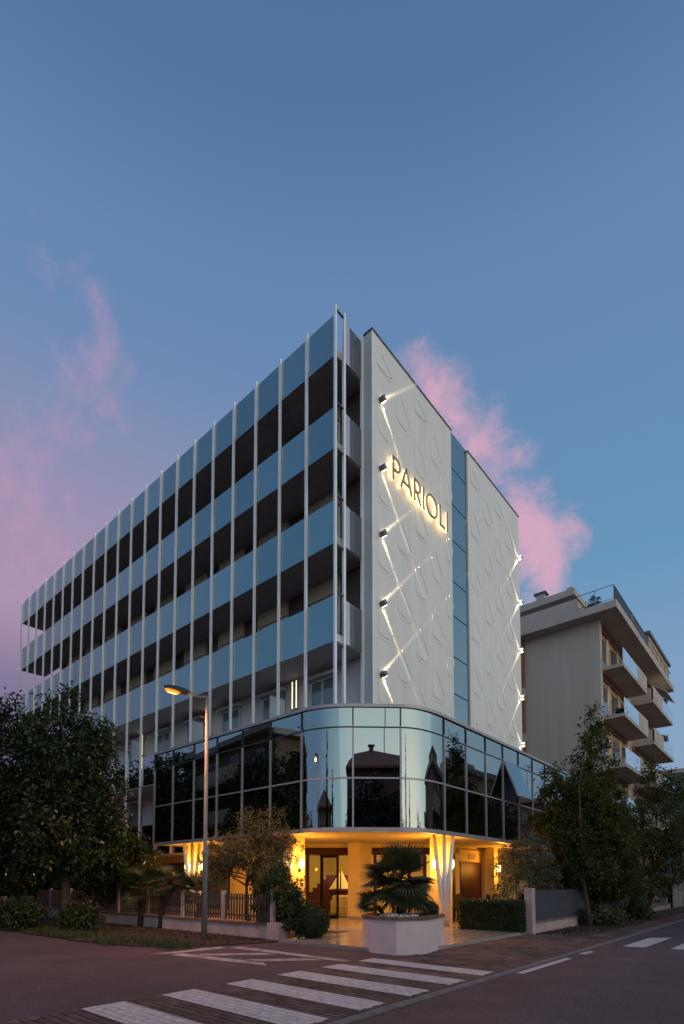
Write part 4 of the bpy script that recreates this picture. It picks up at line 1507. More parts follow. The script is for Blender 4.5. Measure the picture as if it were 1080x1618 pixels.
# ================================================================== FENCES
def fence_left():
    r = empty('garden_fence', (1.5, -3.75, 0), 'low pinkish wall with dark picket fence along the left garden', 'fence')

    def P(o):
        o.data.transform(Matrix.Translation((-1.5, 3.75, 0)))
        return o
    P(MB().box(-30, 1.12, -3.86, -3.66, 0.0, 0.36).build('base_wall', 'fence_wall', r))
    P(MB().box(-30, 1.10, -3.89, -3.63, 0.36, 0.41).build('coping', 'terracotta', r))
    P(MB().box(1.12, 1.55, -3.92, -3.62, 0.0, 0.44).build('end_pillar', 'fence_wall', r))
    me = data(MB().box(-0.026, 0.026, -0.012, 0.012, 0.44, 1.14), 'picket', 'fence_slat')
    x = 1.0
    k = 0
    while x > -14:
        if k % 17 == 16:
            P(MB().box(x - 0.05, x + 0.05, -3.81, -3.71, 0.41, 1.22).build('fence_post', 'fence_wall', r))
        else:
            inst('picket', me, r, (x - 1.5, -3.76 + 3.75, 0))
        x -= 0.115
        k += 1
    P(MB().box(-14, 1.12, -3.745, -3.725, 0.55, 0.59).build('rail', 'fence_slat', r))
    P(MB().box(-14, 1.12, -3.745, -3.725, 1.0, 1.04).build('rail', 'fence_slat', r))
    P(MB().box(1.10, 1.20, -3.80, -3.70, 0.44, 1.24).build('fence_post', 'fence_wall', r))


fence_left()


def fence_right():
    r = empty('garden_fence', (5.42, 1.85, 0), 'grey boarded fence on a pale low wall under the right trees', 'fence')

    def P(o):
        o.data.transform(Matrix.Translation((-5.42, -1.85, 0)))
        return o
    P(MB().box(5.33, 5.53, 2.02, 22, 0.0, 0.31).build('base_wall', 'fence_wall', r))
    P(MB().box(5.30, 5.56, 2.02, 22, 0.31, 0.355).build('coping', 'kerb', r))
    P(MB().box(5.32, 5.54, 1.80, 2.02, 0.0, 1.28).build('end_pillar', 'fence_wall', r))
    me = data(MB().box(-0.012, 0.012, -0.062, 0.062, 0.36, 1.22), 'fence_board', 'fence_blue')
    y = 2.10
    while y < 16:
        inst('fence_board', me, r, (5.45 - 5.42, y - 1.85, random.uniform(-.006, .006)))
        y += 0.135
    for z in (0.55, 1.05):
        P(MB().box(5.40, 5.435, 2.02, 16, z, z + 0.05).build('rail', 'fence_blue', r))


fence_right()
# far pale garden wall on the right
w = MB().box(5.35, 5.6, 22.2, 60, 0, 1.75).build('garden_wall', 'bldg_concrete')
tag(w, 'pale rendered wall beyond the trees at right edge', 'wall')
for k in range(6):
    MB().box(5.28, 5.66, 22.2 + k * 3.2, 22.5 + k * 3.2, 0, 1.9).build('pillar', 'bldg_concrete', w)
# low railing at the far left
r = empty('street_railing', (-11.8, -6.0, 0), 'low pale street railing at the left edge of picture', 'railing')
for dx in (-2.4, -1.2, 0, 1.0):
    MB().box(dx - 0.05, dx + 0.05, -0.05, 0.05, 0, 0.95).build('post', 'fence_wall', r)
MB().box(-2.4, 1.0, -0.03, 0.03, 0.85, 0.93).build('rail', 'fence_wall', r)
MB().box(-2.4, 1.0, -0.03, 0.03, 0.35, 0.42).build('rail', 'fence_wall', r)

# ================================================================== STREET LAMP
LP = Vector((0.05, -5.0, 0))
lamp = empty('street_lamp', LP, 'tall grey street lamp with glowing orange head beside left garden wall', 'street lamp')
MB().tube([(0, 0, -0.05), (0, 0, 2.2), (0, 0, 2.25), (0, 0, 6.05)], [0.072, 0.062, 0.05, 0.042], 14).build('post', 'steel', lamp, smooth=True)
MB().tube([(0, 0, 2.12), (0, 0, 2.2)], [0.088, 0.088], 14).build('collar', 'steel', lamp)
ad = Vector((-0.62, -0.78, 0)).normalized()
MB().tube([(0, 0, 6.0), (0, 0, 6.07), ad * 0.2 + Vector((0, 0, 6.06)), ad * 0.46 + Vector((0, 0, 6.14))], [0.05, 0.045, 0.032, 0.03], 10).build('arm', 'steel', lamp, smooth=True)
hd = (ad + Vector((0, 0, 0.22))).normalized()
hs = Vector((-ad.y, ad.x, 0))
hu = hd.cross(hs) if hd.cross(hs).z > 0 else -hd.cross(hs)
hc = ad * 0.42 + Vector((0, 0, 6.13))


def hp_(s, o, u):
    return hc + hd * s + hs * o + hu * u


sec = [(0.0, .06, .02, .05), (0.12, .11, -0.03, .075), (0.33, .13, -0.03, .08), (0.54, .10, -0.015, .055), (0.64, .03, 0.0, .02)]
hb = MB()
vs, fs = [], []
for s, wd, lo, hi in sec:
    vs += [hp_(s, -wd, lo), hp_(s, wd, lo), hp_(s, wd * .7, hi), hp_(s, -wd * .7, hi)]
for i in range(len(sec) - 1):
    for k in range(4):
        fs.append((i * 4 + k, i * 4 + (k + 1) % 4, i * 4 + 4 + (k + 1) % 4, i * 4 + 4 + k))
fs += [(0, 3, 2, 1), (16, 17, 18, 19)]
hb.add(vs, fs).build('lamp_head', 'black', lamp)
gl = MB()
vs = []
for k in range(16):
    a = 2 * math.pi * k / 16
    vs.append(hp_(0.42 + 0.19 * math.cos(a), 0.10 * math.sin(a), -0.045))
for k in range(16):
    a = 2 * math.pi * k / 16
    vs.append(hp_(0.42 + 0.13 * math.cos(a), 0.065 * math.sin(a), -0.10))
gl.add(vs, [(k, (k + 1) % 16, 16 + (k + 1) % 16, 16 + k) for k in range(16)] ).build('lamp_bloom', 'sodium_bloom', lamp)
MB().add([hp_(0.42 + 0.13 * math.cos(k * math.pi / 8), 0.065 * math.sin(k * math.pi / 8), -0.10) for k in range(16)], [tuple(range(16))]).build('lamp_glass', 'sodium', lamp)
pl = point_light('lamp_glow', hp_(0.42, 0, -0.17), 14, (1.0, 0.40, 0.10), lamp, 0.08)
sp = bpy.data.lights.new('lamp_beam', 'SPOT')
sp.energy = 620
sp.spot_size = math.radians(155)
sp.spot_blend = 0.6
sp.color = (1.0, 0.42, 0.16)
sp.shadow_soft_size = 0.1
link(bpy.data.objects.new('lamp_beam', sp), lamp, hp_(0.42, 0, -0.17))


# ================================================================== TREES AND SHRUBS
def blob(px, py, depth, rpx, origin, squash=1.0, ry=1.0):
    """ellipsoid seen at a pixel of the photograph at a given depth, relative to origin"""
    d = right_v * ((px - 540) / 845.47) - up * ((py - 1350.9) / 845.47) + fwd
    k = depth / d.dot(fwd_h)
    p = CAM + d * k
    r = rpx * depth / 845.47
    return (p.x - origin[0], p.y - origin[1], p.z, r, r * ry, r * squash)


o1 = at_px(105, 17.0)
tree('magnolia_tree', 'big dark magnolia with glossy leaves in front of left facade', 'tree', None, (o1[0], o1[1], 0), 1.7, 0.15,
     [blob(*b, o1, *q) for b, q in (((105, 1295, 17.0, 80), (1.1,)), ((110, 1200, 17.0, 72), ()), ((70, 1345, 16.9, 58), (.8,)), ((145, 1345, 17.2, 52), (.8,)), ((50, 1250, 17.2, 62), ()), ((150, 1260, 17.2, 45), (1.2,)), ((110, 1125, 17, 34), (1.1,)), ((140, 1160, 17, 34), ()), ((175, 1310, 17, 26), ()), ((62, 1165, 17, 36), ()))],
     36000, 0.072, 520, 0.15, 'leaf_mag', elong=2.0, young=0.05, k=22)
o2 = at_px(-10, 17.5)
tree('magnolia_tree', 'dark magnolia cut by the left edge of picture', 'tree', None, (o2[0], o2[1], 0), 1.7, 0.13,
     [blob(*b, o2) for b in ((0, 1270, 17.5, 72), (-20, 1190, 17.5, 65), (15, 1330, 17.5, 62), (-50, 1300, 17.5, 90), (25, 1160, 17.5, 40), (10, 1130, 17.5, 26))],
     20000, 0.074, 340, 0.15, 'leaf_mag', elong=2.0, young=0.05, k=16)
o3 = at_px(190, 19.0)
tree('garden_tree', 'low dark leafy tree behind picket fence beside the magnolia', 'tree', None, (o3[0], o3[1], 0), 1.2, 0.08,
     [blob(*b, o3) for b in ((190, 1375, 19, 48), (160, 1400, 19, 42), (215, 1345, 19, 34), (225, 1395, 19, 36), (190, 1310, 19, 24))],
     9000, 0.065, 170, 0.14, 'leaf_bush', k=14)
o4 = at_px(398, 15.3)
tree('olive_tree', 'small lamplit tree with airy olive leaves behind picket fence', 'tree', None, (o4[0], o4[1], 0), 1.35, 0.055,
     [blob(*b, o4) for b in ((395, 1345, 15.3, 42), (360, 1350, 15.3, 34), (430, 1335, 15.3, 36), (415, 1300, 15.3, 24), (385, 1305, 15.3, 26), (340, 1370, 15.3, 24), (455, 1345, 15.2, 24), (425, 1380, 15.3, 26), (440, 1290, 15.3, 14))],
     15000, 0.04, 260, 0.095, 'leaf_olive', elong=2.6, k=20, stems=2)
o5 = at_px(432, 14.0)
tree('tall_shrub', 'dense dark green shrub beside the garden wall pillar', 'shrub', None, (o5[0], o5[1], 0), 0.4, 0.05,
     [blob(*b, o5) for b in ((430, 1440, 14.0, 30), (418, 1400, 14, 20), (450, 1405, 13.6, 28), (462, 1440, 13.4, 30), (472, 1458, 13.3, 24), (438, 1380, 14, 18), (455, 1425, 13.3, 28))],
     14000, 0.036, 260, 0.075, 'leaf_bush', k=8)
# ivy on the post beside the entrance
iv = empty('climbing_ivy', (-1.26, -1.17, 0.08), 'ivy climbing the canopy post left of the entrance', 'climber')
P = np.stack([RNG.normal(size=2600) * 0.10, RNG.normal(size=2600) * 0.10, RNG.uniform(0.05, 2.85, 2600)], 1)
P[:, 0] += 0.12 * np.sin(P[:, 2] * 5)
quads_obj('foliage', leaf_quads(P, 0.04, 1.4, 0.3), 'leaf_olive', iv)['kind'] = 'stuff'
MB().tube([(0.05, 0, 0), (-0.04, 0.03, 1.2), (0.05, 0, 2.8)], 0.018, 6).build('stem', 'bark', iv)

for k, (px, dep, sc) in enumerate(((25, 24, 1.1), (95, 27, 1.3), (150, 24, 1.0), (60, 34, 1.6), (5, 38, 1.8))):
    x, y = at_px(px, dep)
    o = bpy.data.objects['garden_tree']
    c = copy_tree(o)
    c.location = (x, y, 0)
    c.scale = (sc, sc, sc)
    c.rotation_euler = (0, 0, 1.0 + k * 1.7)
    c['group'] = 'shadowy trees behind the magnolia'
    c['label'] = ['shadowy tree in the gap under the left magnolia crown', 'shadowy tree behind the big magnolia trunk', 'shadowy tree between magnolia trunk and picket fence', 'far shadowy tree down the left street', 'farthest shadowy tree at the left edge'][k]

# cordylines / small palms in the left garden
for px, dep, h, nf, lab in ((222, 17.2, 1.25, 26, 'small fan palm behind fence nearest the magnolia'), (255, 16.6, 1.4, 30, 'small fan palm behind fence under the lit canopy end'), (312, 16.3, 1.1, 24, 'small fan palm behind fence next to the street lamp post')):
    x, y = at_px(px, dep)
    pr = empty('garden_palm', (x, y, 0), lab, 'palm', 'fan palms in the left garden')
    MB().tube([(0, 0, -0.02), (0.04, 0.02, h * .6), (0, 0, h)], [0.09, 0.08, 0.07], 8).build('trunk', 'bark', pr, smooth=True)
    add_fronds(pr, (0, 0, h), nf, 0.85, -45, 75)
# magnolia suckers and low bushes on the verge
for px, dep, rp, lab in ((48, 16.2, 34, 'low leafy bush on the verge at far left'), (130, 15.6, 30, 'drooping low magnolia sucker on the verge'), (20, 17.0, 26, 'small bush beside the low street railing')):
    x, y = at_px(px, dep)
    r_ = rp * dep / 845
    tree('verge_bush', lab, 'shrub', 'bushes on the left verge', (x, y, 0), 0.2, 0.03, [(0, 0, r_ * 0.8, r_, r_, r_ * 0.75), (r_ * .5, -r_ * .2, r_ * .6, r_ * .6, r_ * .6, r_ * .5)], 2600, 0.055, 80, 0.09, 'leaf_bush', k=6)

# box hedge
hedge = empty('box_hedge', (4.4, 1.75, 0.06), 'clipped box hedge at the right edge of the terrace', 'hedge')
n = 15000
fx = RNG.integers(0, 4, n)
hx, hy, hz = 0.92, 0.30, 0.84
P = np.stack([RNG.uniform(-hx, hx, n), RNG.uniform(-hy, hy, n), RNG.uniform(0, hz, n)], 1)
P[fx == 0, 2] = hz
P[fx == 1, 1] = -hy
P[fx == 2, 0] = hx
P[fx == 3, 1] = -hy
P += RNG.normal(size=P.shape) * 0.022
quads_obj('foliage', leaf_quads(P, 0.024, 1.6, 0.0), 'leaf_bush', hedge)['kind'] = 'stuff'
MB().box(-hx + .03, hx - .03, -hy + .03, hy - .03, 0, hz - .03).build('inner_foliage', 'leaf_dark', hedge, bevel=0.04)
o6 = (4.55, 3.1)
tree('oleander_shrub', 'tall loose oleander shrub rising behind the clipped hedge', 'shrub', None, (o6[0], o6[1], 0.06), 0.35, 0.035,
     [blob(*b, o6) for b in ((810, 1385, 17, 34), (830, 1360, 17.3, 34), (800, 1410, 16.8, 26), (850, 1390, 17.3, 34), (845, 1345, 17.5, 26), (785, 1375, 17, 16), (815, 1345, 17, 20))],
     9000, 0.052, 230, 0.085, 'leaf_ole', elong=3.4, k=14, stems=3)
o7 = (6.0, 5.4)
tree('street_tree', 'tall pointed street tree in front of the grey neighbour building', 'tree', None, (o7[0], o7[1], 0), 1.5, 0.075,
     [blob(*b, o7, *q) for b, q in (((925, 1330, 18.9, 62), (1.1,)), ((885, 1345, 18.9, 42), (1.1,)), ((965, 1340, 18.9, 44), (1.2,)), ((930, 1265, 18.9, 48), ()), ((900, 1290, 18.9, 40), ()), ((955, 1255, 18.9, 30), ()), ((935, 1215, 18.9, 34), (1.2,)), ((985, 1290, 18.9, 22), ()), ((938, 1165, 18.9, 20), (1.5,)), ((870, 1265, 18.9, 20), ()), ((925, 1392, 18.9, 46), (.7,)), ((890, 1405, 18.7, 30), (.7,)), ((962, 1408, 18.9, 30), (.7,)), ((930, 1425, 19.2, 30), (.5,)), ((880, 1240, 18.8, 27), ()), ((862, 1300, 18.7, 26), ()), ((866, 1385, 18.6, 28), (.8,)), ((985, 1385, 18.9, 32), (.8,)), ((925, 1365, 18.1, 40), ()), ((905, 1320, 18.2, 34), ()), ((950, 1300, 18.2, 32), ()), ((930, 1250, 18.3, 26), ()), ((934, 1125, 18.9, 6), (3,)))],
     58000, 0.056, 800, 0.13, 'leaf_tree', lean=(-0.28, 0.34), k=10)
o8 = at_px(1012, 23)
tree('street_tree', 'broad street tree nearest the far right edge of picture', 'tree', None, (o8[0], o8[1], 0), 1.7, 0.08,
     [blob(*b, o8, *q) for b, q in (((1040, 1320, 23, 52), (1.1,)), ((1005, 1345, 23, 40), ()), ((1065, 1350, 23, 46), ()), ((1040, 1260, 23, 38), ()), ((1060, 1240, 23, 26), (1.2,)), ((1030, 1225, 23, 20), (1.5,)), ((1075, 1290, 23, 30), ()), ((1035, 1395, 23, 40), (.6,)), ((1000, 1290, 23, 24), ()))],
     20000, 0.054, 420, 0.14, 'leaf_tree', lean=(0.1, 0.1), k=14, stems=2)
o9 = at_px(965, 21)
tree('street_tree', 'low shadowy street tree between the two taller right trees', 'tree', None, (o9[0], o9[1], 0), 1.3, 0.06,
     [blob(*b, o9) for b in ((965, 1370, 21, 42), (990, 1395, 21, 36), (940, 1395, 21, 30), (980, 1340, 21, 30))],
     8000, 0.05, 180, 0.12, 'leaf_tree', k=16)
for px, dep, rp, lab, lf in ((905, 18.0, 22, 'low dark shrub left of the tall street tree trunk', 'leaf_bush'), (955, 17.6, 24, 'low shrub with yellowing leaves right of the street tree trunk', 'leaf_olive'), (1000, 20.5, 26, 'low shrub at the foot of the broad street tree', 'leaf_bush'), (870, 19.0, 30, 'dark shrub growing behind the grey boarded fence', 'leaf_bush')):
    x, y = at_px(px, dep)
    r_ = rp * dep / 845
    zz = 0.7 if px == 870 else 0.0
    tree('verge_shrub', lab, 'shrub', 'shrubs under the right trees', (x, y, 0), 0.2, 0.03, [(0, 0, zz + r_ * 0.6, r_, r_, r_ * 0.7), (r_ * .5, r_ * .4, r_ * .5, r_ * .7, r_ * .7, r_ * .5)], 2400, 0.045, 90, 0.08, lf, k=6)

# grass along the verge
n = 16000
gx = RNG.uniform(-16, 1.2, n)
gy = -7.0 + np.abs(RNG.normal(size=n)) * 0.55 + 0.1 * np.sin(gx * 2.1)
clus = np.sin(gx * 1.3 + 1) + np.sin(gx * 3.7) * 0.6 + RNG.normal(size=n) * 0.6
ok = (clus > -0.7) & ~((gx > -0.6) & (gy < -6.6))
gx, gy = gx[ok], gy[ok]
n = len(gx)
hh = RNG.uniform(0.04, 0.13, n)
aa = RNG.uniform(0, 6.28, n)
b0 = np.stack([gx, gy, np.full(n, 0.03)], 1)
sd = np.stack([np.cos(aa), np.sin(aa), np.zeros(n)], 1) * 0.012
tip = b0 + np.stack([RNG.normal(size=n) * 0.035, RNG.normal(size=n) * 0.035, hh], 1)
Q = np.stack([b0 - sd, b0 + sd, tip + sd * .15, tip - sd * .15], 1)
g = quads_obj('grass', Q, 'grass')
tag(g, 'scruffy grass along the edge of the left road', 'grass', kind='stuff')
# fallen leaves / weeds at the foot of the wall and the planting strip
n = 2600
gx = np.concatenate([RNG.uniform(-8, 1.4, n // 2), RNG.uniform(5.65, 6.9, n // 2)])
gy = np.concatenate([RNG.uniform(-6.6, -3.95, n // 2), RNG.uniform(2.0, 12, n // 2)])
P = np.stack([gx, gy, np.full(n, 0.055)], 1)
lt = quads_obj('leaf_litter', leaf_quads(P, 0.03, 1.5, 0.0), 'leaf_red')
tag(lt, 'fallen brown leaves scattered over the bare soil', 'leaves', kind='stuff')

# ================================================================== NEIGHBOUR BUILDING ON THE RIGHT
nb = empty('apartment_building', (1.9, 23.2, 0), 'grey apartment block with overhanging roof and peach balconies', 'building')


def N_(mb, name, m, par=None, **k):
    o = mb.build(name, m, par or nb, **k)
    o.data.transform(Matrix.Translation((-1.9, -23.2, 0)))
    return o


N_(MB().box(-9, 1.9, 23.2, 23.45, 0, 18.3), 'side_wall', 'bldg_grey')
N_(MB().box(-9, 1.6, 23.5, 41.0, 0, 18.3), 'street_wall', 'bldg_peach')
N_(MB().box(1.6, 1.9, 23.45, 23.7, 0, 18.3), 'corner_pier', 'bldg_concrete')
N_(MB().box(-9.3, -2.95, 22.9, 23.19, 0, 18.29), 'stair_bay', 'bldg_orange')
for z in (7.9, 11.2, 14.4):
    N_(MB().box(-9.35, -2.9, 22.85, 23.1, z, z + 0.5), 'bay_band', 'bldg_concrete')
roof = N_(MB().box(-9.5, 3.15, 22.2, 41.4, 18.3, 18.78), 'roof_slab', 'bldg_concrete')
N_(MB().box(-9.5, 0.75, 22.5, 22.65, 18.78, 19.75), 'roof_parapet', 'bldg_concrete', roof)
N_(MB().box(0.55, 0.74, 22.66, 30, 18.78, 19.75), 'roof_parapet', 'bldg_concrete', roof)
N_(MB().box(-9.5, -0.6, 25.2, 36, 18.79, 21.0), 'penthouse', 'bldg_grey', roof)
N_(MB().box(-9.6, 0.15, 24.2, 36.5, 21.0, 21.45), 'penthouse_roof', 'bldg_grey', roof)
N_(MB().box(-2.6, -2.05, 24.6, 25.1, 21.45, 22.05), 'chimney', 'bldg_concrete', roof)
N_(MB().box(-2.75, -1.9, 24.5, 25.2, 22.05, 22.15), 'chimney_cap', 'coping', roof)
N_(MB().box(-0.5, -0.1, 24.6, 25.0, 21.45, 21.8), 'chimney', 'bldg_concrete', roof)
# terrace railing
rl = MB()
yk = 22.35
rl.tube([(0.8, yk, 19.78), (3.0, yk, 19.78), (3.0, 40.9, 19.78)], 0.025, 6)
rl.tube([(0.8, yk, 18.95), (3.0, yk, 18.95), (3.0, 40.9, 18.95)], 0.018, 6)
for y in [yk + 1.6 * k for k in range(12)]:
    rl.tube([(3.0, y, 18.75), (3.0, y, 19.78)], 0.02, 6)
for x in (0.85, 1.9):
    rl.tube([(x, yk, 18.75), (x, yk, 19.78)], 0.02, 6)
N_(rl, 'terrace_railing', 'coping', roof)
for y0, y1 in ((22.45, 27.0), (27.1, 32.0)):
    N_(MB().box(2.99, 3.01, y0, y1, 19.0, 19.72), 'railing_glass', 'clear', roof)
N_(MB().box(0.2, 2.85, 33.0, 41.0, 18.8, 20.5), 'roof_room', 'bldg_peach', roof)
N_(MB().box(0.0, 3.0, 32.8, 41.2, 20.5, 20.75), 'roof_room_eave', 'coping', roof)
for k, zb in enumerate((15.1, 11.9, 8.7, 5.5)):
    for gidx, (y0, y1) in enumerate(((23.75, 30.5), (32.6, 40.6))):
        dz = 0.0
        xf = 3.1
        b = N_(MB().box(1.6, xf, y0, y1, zb, zb + 0.22), 'balcony', 'bldg_concrete')
        ym = y0 + (y1 - y0) * 0.58
        if gidx == 0:
            N_(MB().box(xf - 0.03, xf, y0 + 0.05, ym, zb + 0.2, zb + 1.22), 'balcony_glass', 'balc_glass', b)
            N_(MB().box(xf - 0.1, xf + .01, ym + 0.02, y1, zb + 0.2, zb + 1.25), 'balcony_panel', 'bldg_concrete', b)
            N_(MB().box(2.2, xf - 0.04, y0 + 0.02, y0 + 0.035, zb + 0.22, zb + 1.2), 'balcony_glass', 'clear', b)
        else:
            N_(MB().box(xf - 0.1, xf + .01, y0, y0 + 3.6, zb + 0.2, zb + 1.25), 'balcony_panel', 'bldg_concrete', b)
            N_(MB().box(xf - 0.03, xf, y0 + 3.65, y1, zb + 0.2, zb + 1.22), 'balcony_glass', 'balc_glass', b)
            N_(MB().box(1.6, xf, y0, y0 + 0.08, zb + 0.2, zb + 1.1), 'balcony_panel', 'bldg_concrete', b)
        for wy in (y0 + 0.7, y0 + 3.4, y0 + 5.6):
            w = N_(MB().box(1.6, 1.66, wy - 0.1, wy + 1.1, zb + 0.22, zb + 2.55), 'window', 'bldg_orange')
            N_(MB().box(1.66, 1.68, wy, wy + 0.48, zb + 0.25, zb + 2.45), 'pane', 'win_glass', w)
            N_(MB().box(1.66, 1.68, wy + 0.53, wy + 1.0, zb + 0.25, zb + 2.45), 'pane', 'win_glass', w)
            N_(MB().box(1.6, 1.67, wy + 1.3, wy + 1.9, zb + 0.22, zb + 2.9), 'wall_strip', 'house_beige')
        sh = N_(MB().box(1.6, 1.72, y0 - 0.2 if gidx else 23.72, y1, zb + 2.95, zb + 3.2), 'slab_edge', 'bldg_orange')
# potted plants on its balconies
for (x, y, z, s, lab) in ((2.7, 24.4, 12.12, 0.30, 'leafy potted plant on the middle balcony of apartment block'), (2.6, 26.0, 12.12, 0.26, 'second potted plant on the middle balcony of apartment block'), (2.85, 38.0, 16.3, 0.30, 'hanging plant on the top far balcony railing'), (2.95, 37.0, 12.9, 0.35, 'trailing plant over the lower far balcony railing'), (1.6, 22.9, 18.8, 0.5, 'bushy potted plant on the roof terrace corner'), (2.6, 26.4, 18.8, 0.35, 'small potted plant behind the roof terrace railing')):
    tree('potted_plant', lab, 'plant', 'balcony plants', (x, y, z), 0.15, 0.02, [(0, 0, s * 0.9, s, s, s)], 420, 0.07, 30, 0.07, 'leaf_dark', k=5)
aw = MB().add([(1.9, 36.4, 18.1), (3.4, 36.4, 16.9), (3.4, 40.2, 16.9), (1.9, 40.2, 18.1), (1.9, 36.4, 18.05), (3.4, 36.4, 16.85), (3.4, 40.2, 16.85), (1.9, 40.2, 18.05)], [(0, 1, 2, 3), (7, 6, 5, 4), (0, 4, 5, 1), (2, 6, 7, 3), (1, 5, 6, 2), (0, 3, 7, 4)]).build('awning', 'sail')
tag(aw, 'white awning over the top far balcony of apartment block', 'awning')
# grey-blue building further down the street
tb = empty('low_building', (4.0, 47, 0), 'blue-grey building at the right edge behind the street trees', 'building')
for nme, mbx, m_ in (('wall', MB().box(-8, 0.6, 0, 22, 0, 9.6), 'bldg_teal'), ('roof_edge', MB().box(-8.2, 0.9, -0.3, 22, 9.6, 10.0), 'bldg_concrete'), ('upper_wall', MB().box(-8, 0.2, 1.0, 22, 10.0, 12.2), 'bldg_teal'), ('roof_edge', MB().box(-8.2, 0.5, 0.7, 22, 12.2, 12.6), 'bldg_concrete'), ('band', MB().box(-8.2, 0.75, -0.15, 22, 7.4, 7.7), 'bldg_concrete')):
    mbx.build(nme, m_, tb)
for yy in (1.5, 4.5, 7.5, 10.5):
    for zz in (1.2, 4.6):
        w = MB().box(0.6, 0.66, yy, yy + 1.4, zz, zz + 1.8).build('window', 'win_frame', tb)
        MB().box(0.66, 0.68, yy + .1, yy + 1.3, zz + .1, zz + 1.7).build('pane', 'win_glass', w)

# a low annexe and garden trees further down the left street
ax = empty('low_annexe', (-34, 2, 0), 'dark low annexe with pale arched windows far behind the left trees', 'building')
MB().box(-9, 1.0, -3.5, 9, 0, 4.6).build('wall', 'bldg_grey', ax)
MB().box(-9.3, 1.3, -3.8, 9.3, 4.6, 4.9).build('roof', 'coping', ax)
for k in range(4):
    xx = -7.4 + k * 2.2
    poly = [(xx - 0.7, 0.8), (xx + 0.7, 0.8)] + [(xx + 0.7 * math.cos(math.pi * q / 10), 2.0 + 0.7 * math.sin(math.pi * q / 10)) for q in range(11)]
    n_ = len(poly)
    mb = MB().add([(p[0], -3.53, p[1]) for p in poly] + [(p[0], -3.49, p[1]) for p in poly], [tuple(range(n_))] + [(i, (i + 1) % n_, n_ + (i + 1) % n_, n_ + i) for i in range(n_)])
    mb.build('arched_window', 'win_glass', ax)
# warm lights behind the left trees
ver = empty('garden_lantern', at_px(57, 24) + (0,), 'small warm garden lantern glowing behind the magnolia', 'lantern', 'garden lanterns on the left')
MB().tube([(0, 0, 0), (0, 0, 1.75)], 0.03, 8).build('post', 'black', ver)
MB().ball((0, 0, 1.85), 0.10, 10, 8).build('lamp_glass', 'shade', ver)
point_light('lantern_glow', (0, -0.1, 2.0), 14, WARM, ver)
v2 = copy_tree(ver)
v2.location = at_px(180, 21) + (0,)
v2['label'] = 'small warm garden lantern glowing above the picket fence'
v3 = copy_tree(ver)
v3.location = at_px(6, 25) + (0,)
v3['label'] = 'small warm garden lantern at the far left behind leaves'


# ================================================================== ACROSS THE STREETS (seen mirrored in the glass)
def house(name, label, loc, rz, w, d, h, roof_h, wall, storeys, hip=True, balc=False):
    r = empty(name, loc, label, 'house', 'houses mirrored in the glass')
    r.rotation_euler = (0, 0, rz)
    MB().box(-w / 2, w / 2, -d / 2, d / 2, 0, h).build('wall', wall, r)
    e = 0.7
    if hip:
        MB().add([(-w / 2 - e, -d / 2 - e, h), (w / 2 + e, -d / 2 - e, h), (w / 2 + e, d / 2 + e, h), (-w / 2 - e, d / 2 + e, h), (-w / 40, 0, h + roof_h), (w / 40, 0, h + roof_h), (-w / 2 - e, -d / 2 - e, h - .2), (w / 2 + e, -d / 2 - e, h - .2), (w / 2 + e, d / 2 + e, h - .2), (-w / 2 - e, d / 2 + e, h - .2)],
                 [(0, 1, 5, 4), (1, 2, 5), (2, 3, 4, 5), (3, 0, 4), (6, 7, 1, 0), (7, 8, 2, 1), (8, 9, 3, 2), (9, 6, 0, 3), (9, 8, 7, 6)]).build('roof', 'roof_tile', r)
        c = MB().box(-0.2, 0.2, -0.2, 0.2, h + roof_h - 0.5, h + roof_h + 0.4).build('chimney', 'house_brown', r)
        MB().box(-0.32, 0.32, -0.32, 0.32, h + roof_h + 0.4, h + roof_h + 0.5).build('chimney_cap', 'roof_tile', c)
        a = MB().tube([(1.2, 0.3, h + roof_h - 0.3), (1.2, 0.3, h + roof_h + 3.4)], 0.04, 5)
        a.tube([(0.3, 0.3, h + roof_h + 3.2), (2.3, 0.3, h + roof_h + 3.2)], 0.025, 5)
        for q in (0.4, 0.9, 1.5, 2.0):
            a.tube([(q, -0.1, h + roof_h + 3.2), (q, 0.7, h + roof_h + 3.2)], 0.02, 5)
        a.build('aerial', 'black', r)
    else:
        MB().box(-w / 2 - e, w / 2 + e, -d / 2 - e, d / 2 + e, h, h + 0.5).build('roof', 'bldg_concrete', r)
        MB().box(-w / 4, w / 5, -d / 4, d / 4, h + 0.5, h + 2.2).build('roof_room', wall, r)
    sh = h / storeys
    for s in range(storeys):
        for side in (-1, 1):
            nwin = max(2, int(w / 3.2))
            for k in range(nwin):
                x = -w / 2 + (k + 0.5) * w / nwin
                yy = side * (d / 2 + 0.03)
                wd = MB().box(x - 0.6, x + 0.6, yy - 0.03, yy + 0.03, s * sh + 0.9, s * sh + 2.4).build('window', 'house_beige', r)
                MB().box(x - 0.5, x + 0.5, yy + side * .03 - .01, yy + side * .03 + .01, s * sh + 1.0, s * sh + 2.3).build('pane', 'win_glass', wd)
            if balc and s > 0:
                y0, y1 = sorted((side * d / 2, side * (d / 2 + 1.6)))
                MB().box(-w / 2 - 1.0, w / 2 + 1.0, y0, y1, s * sh - 0.15, s * sh + 0.1).build('balcony_slab', 'bldg_concrete', r)
                y0, y1 = sorted((side * (d / 2 + 1.5), side * (d / 2 + 1.6)))
                MB().box(-w / 2 - 1.0, w / 2 + 1.0, y0, y1, s * sh + 0.1, s * sh + 1.1).build('balcony_front', 'house_beige', r)
    return r


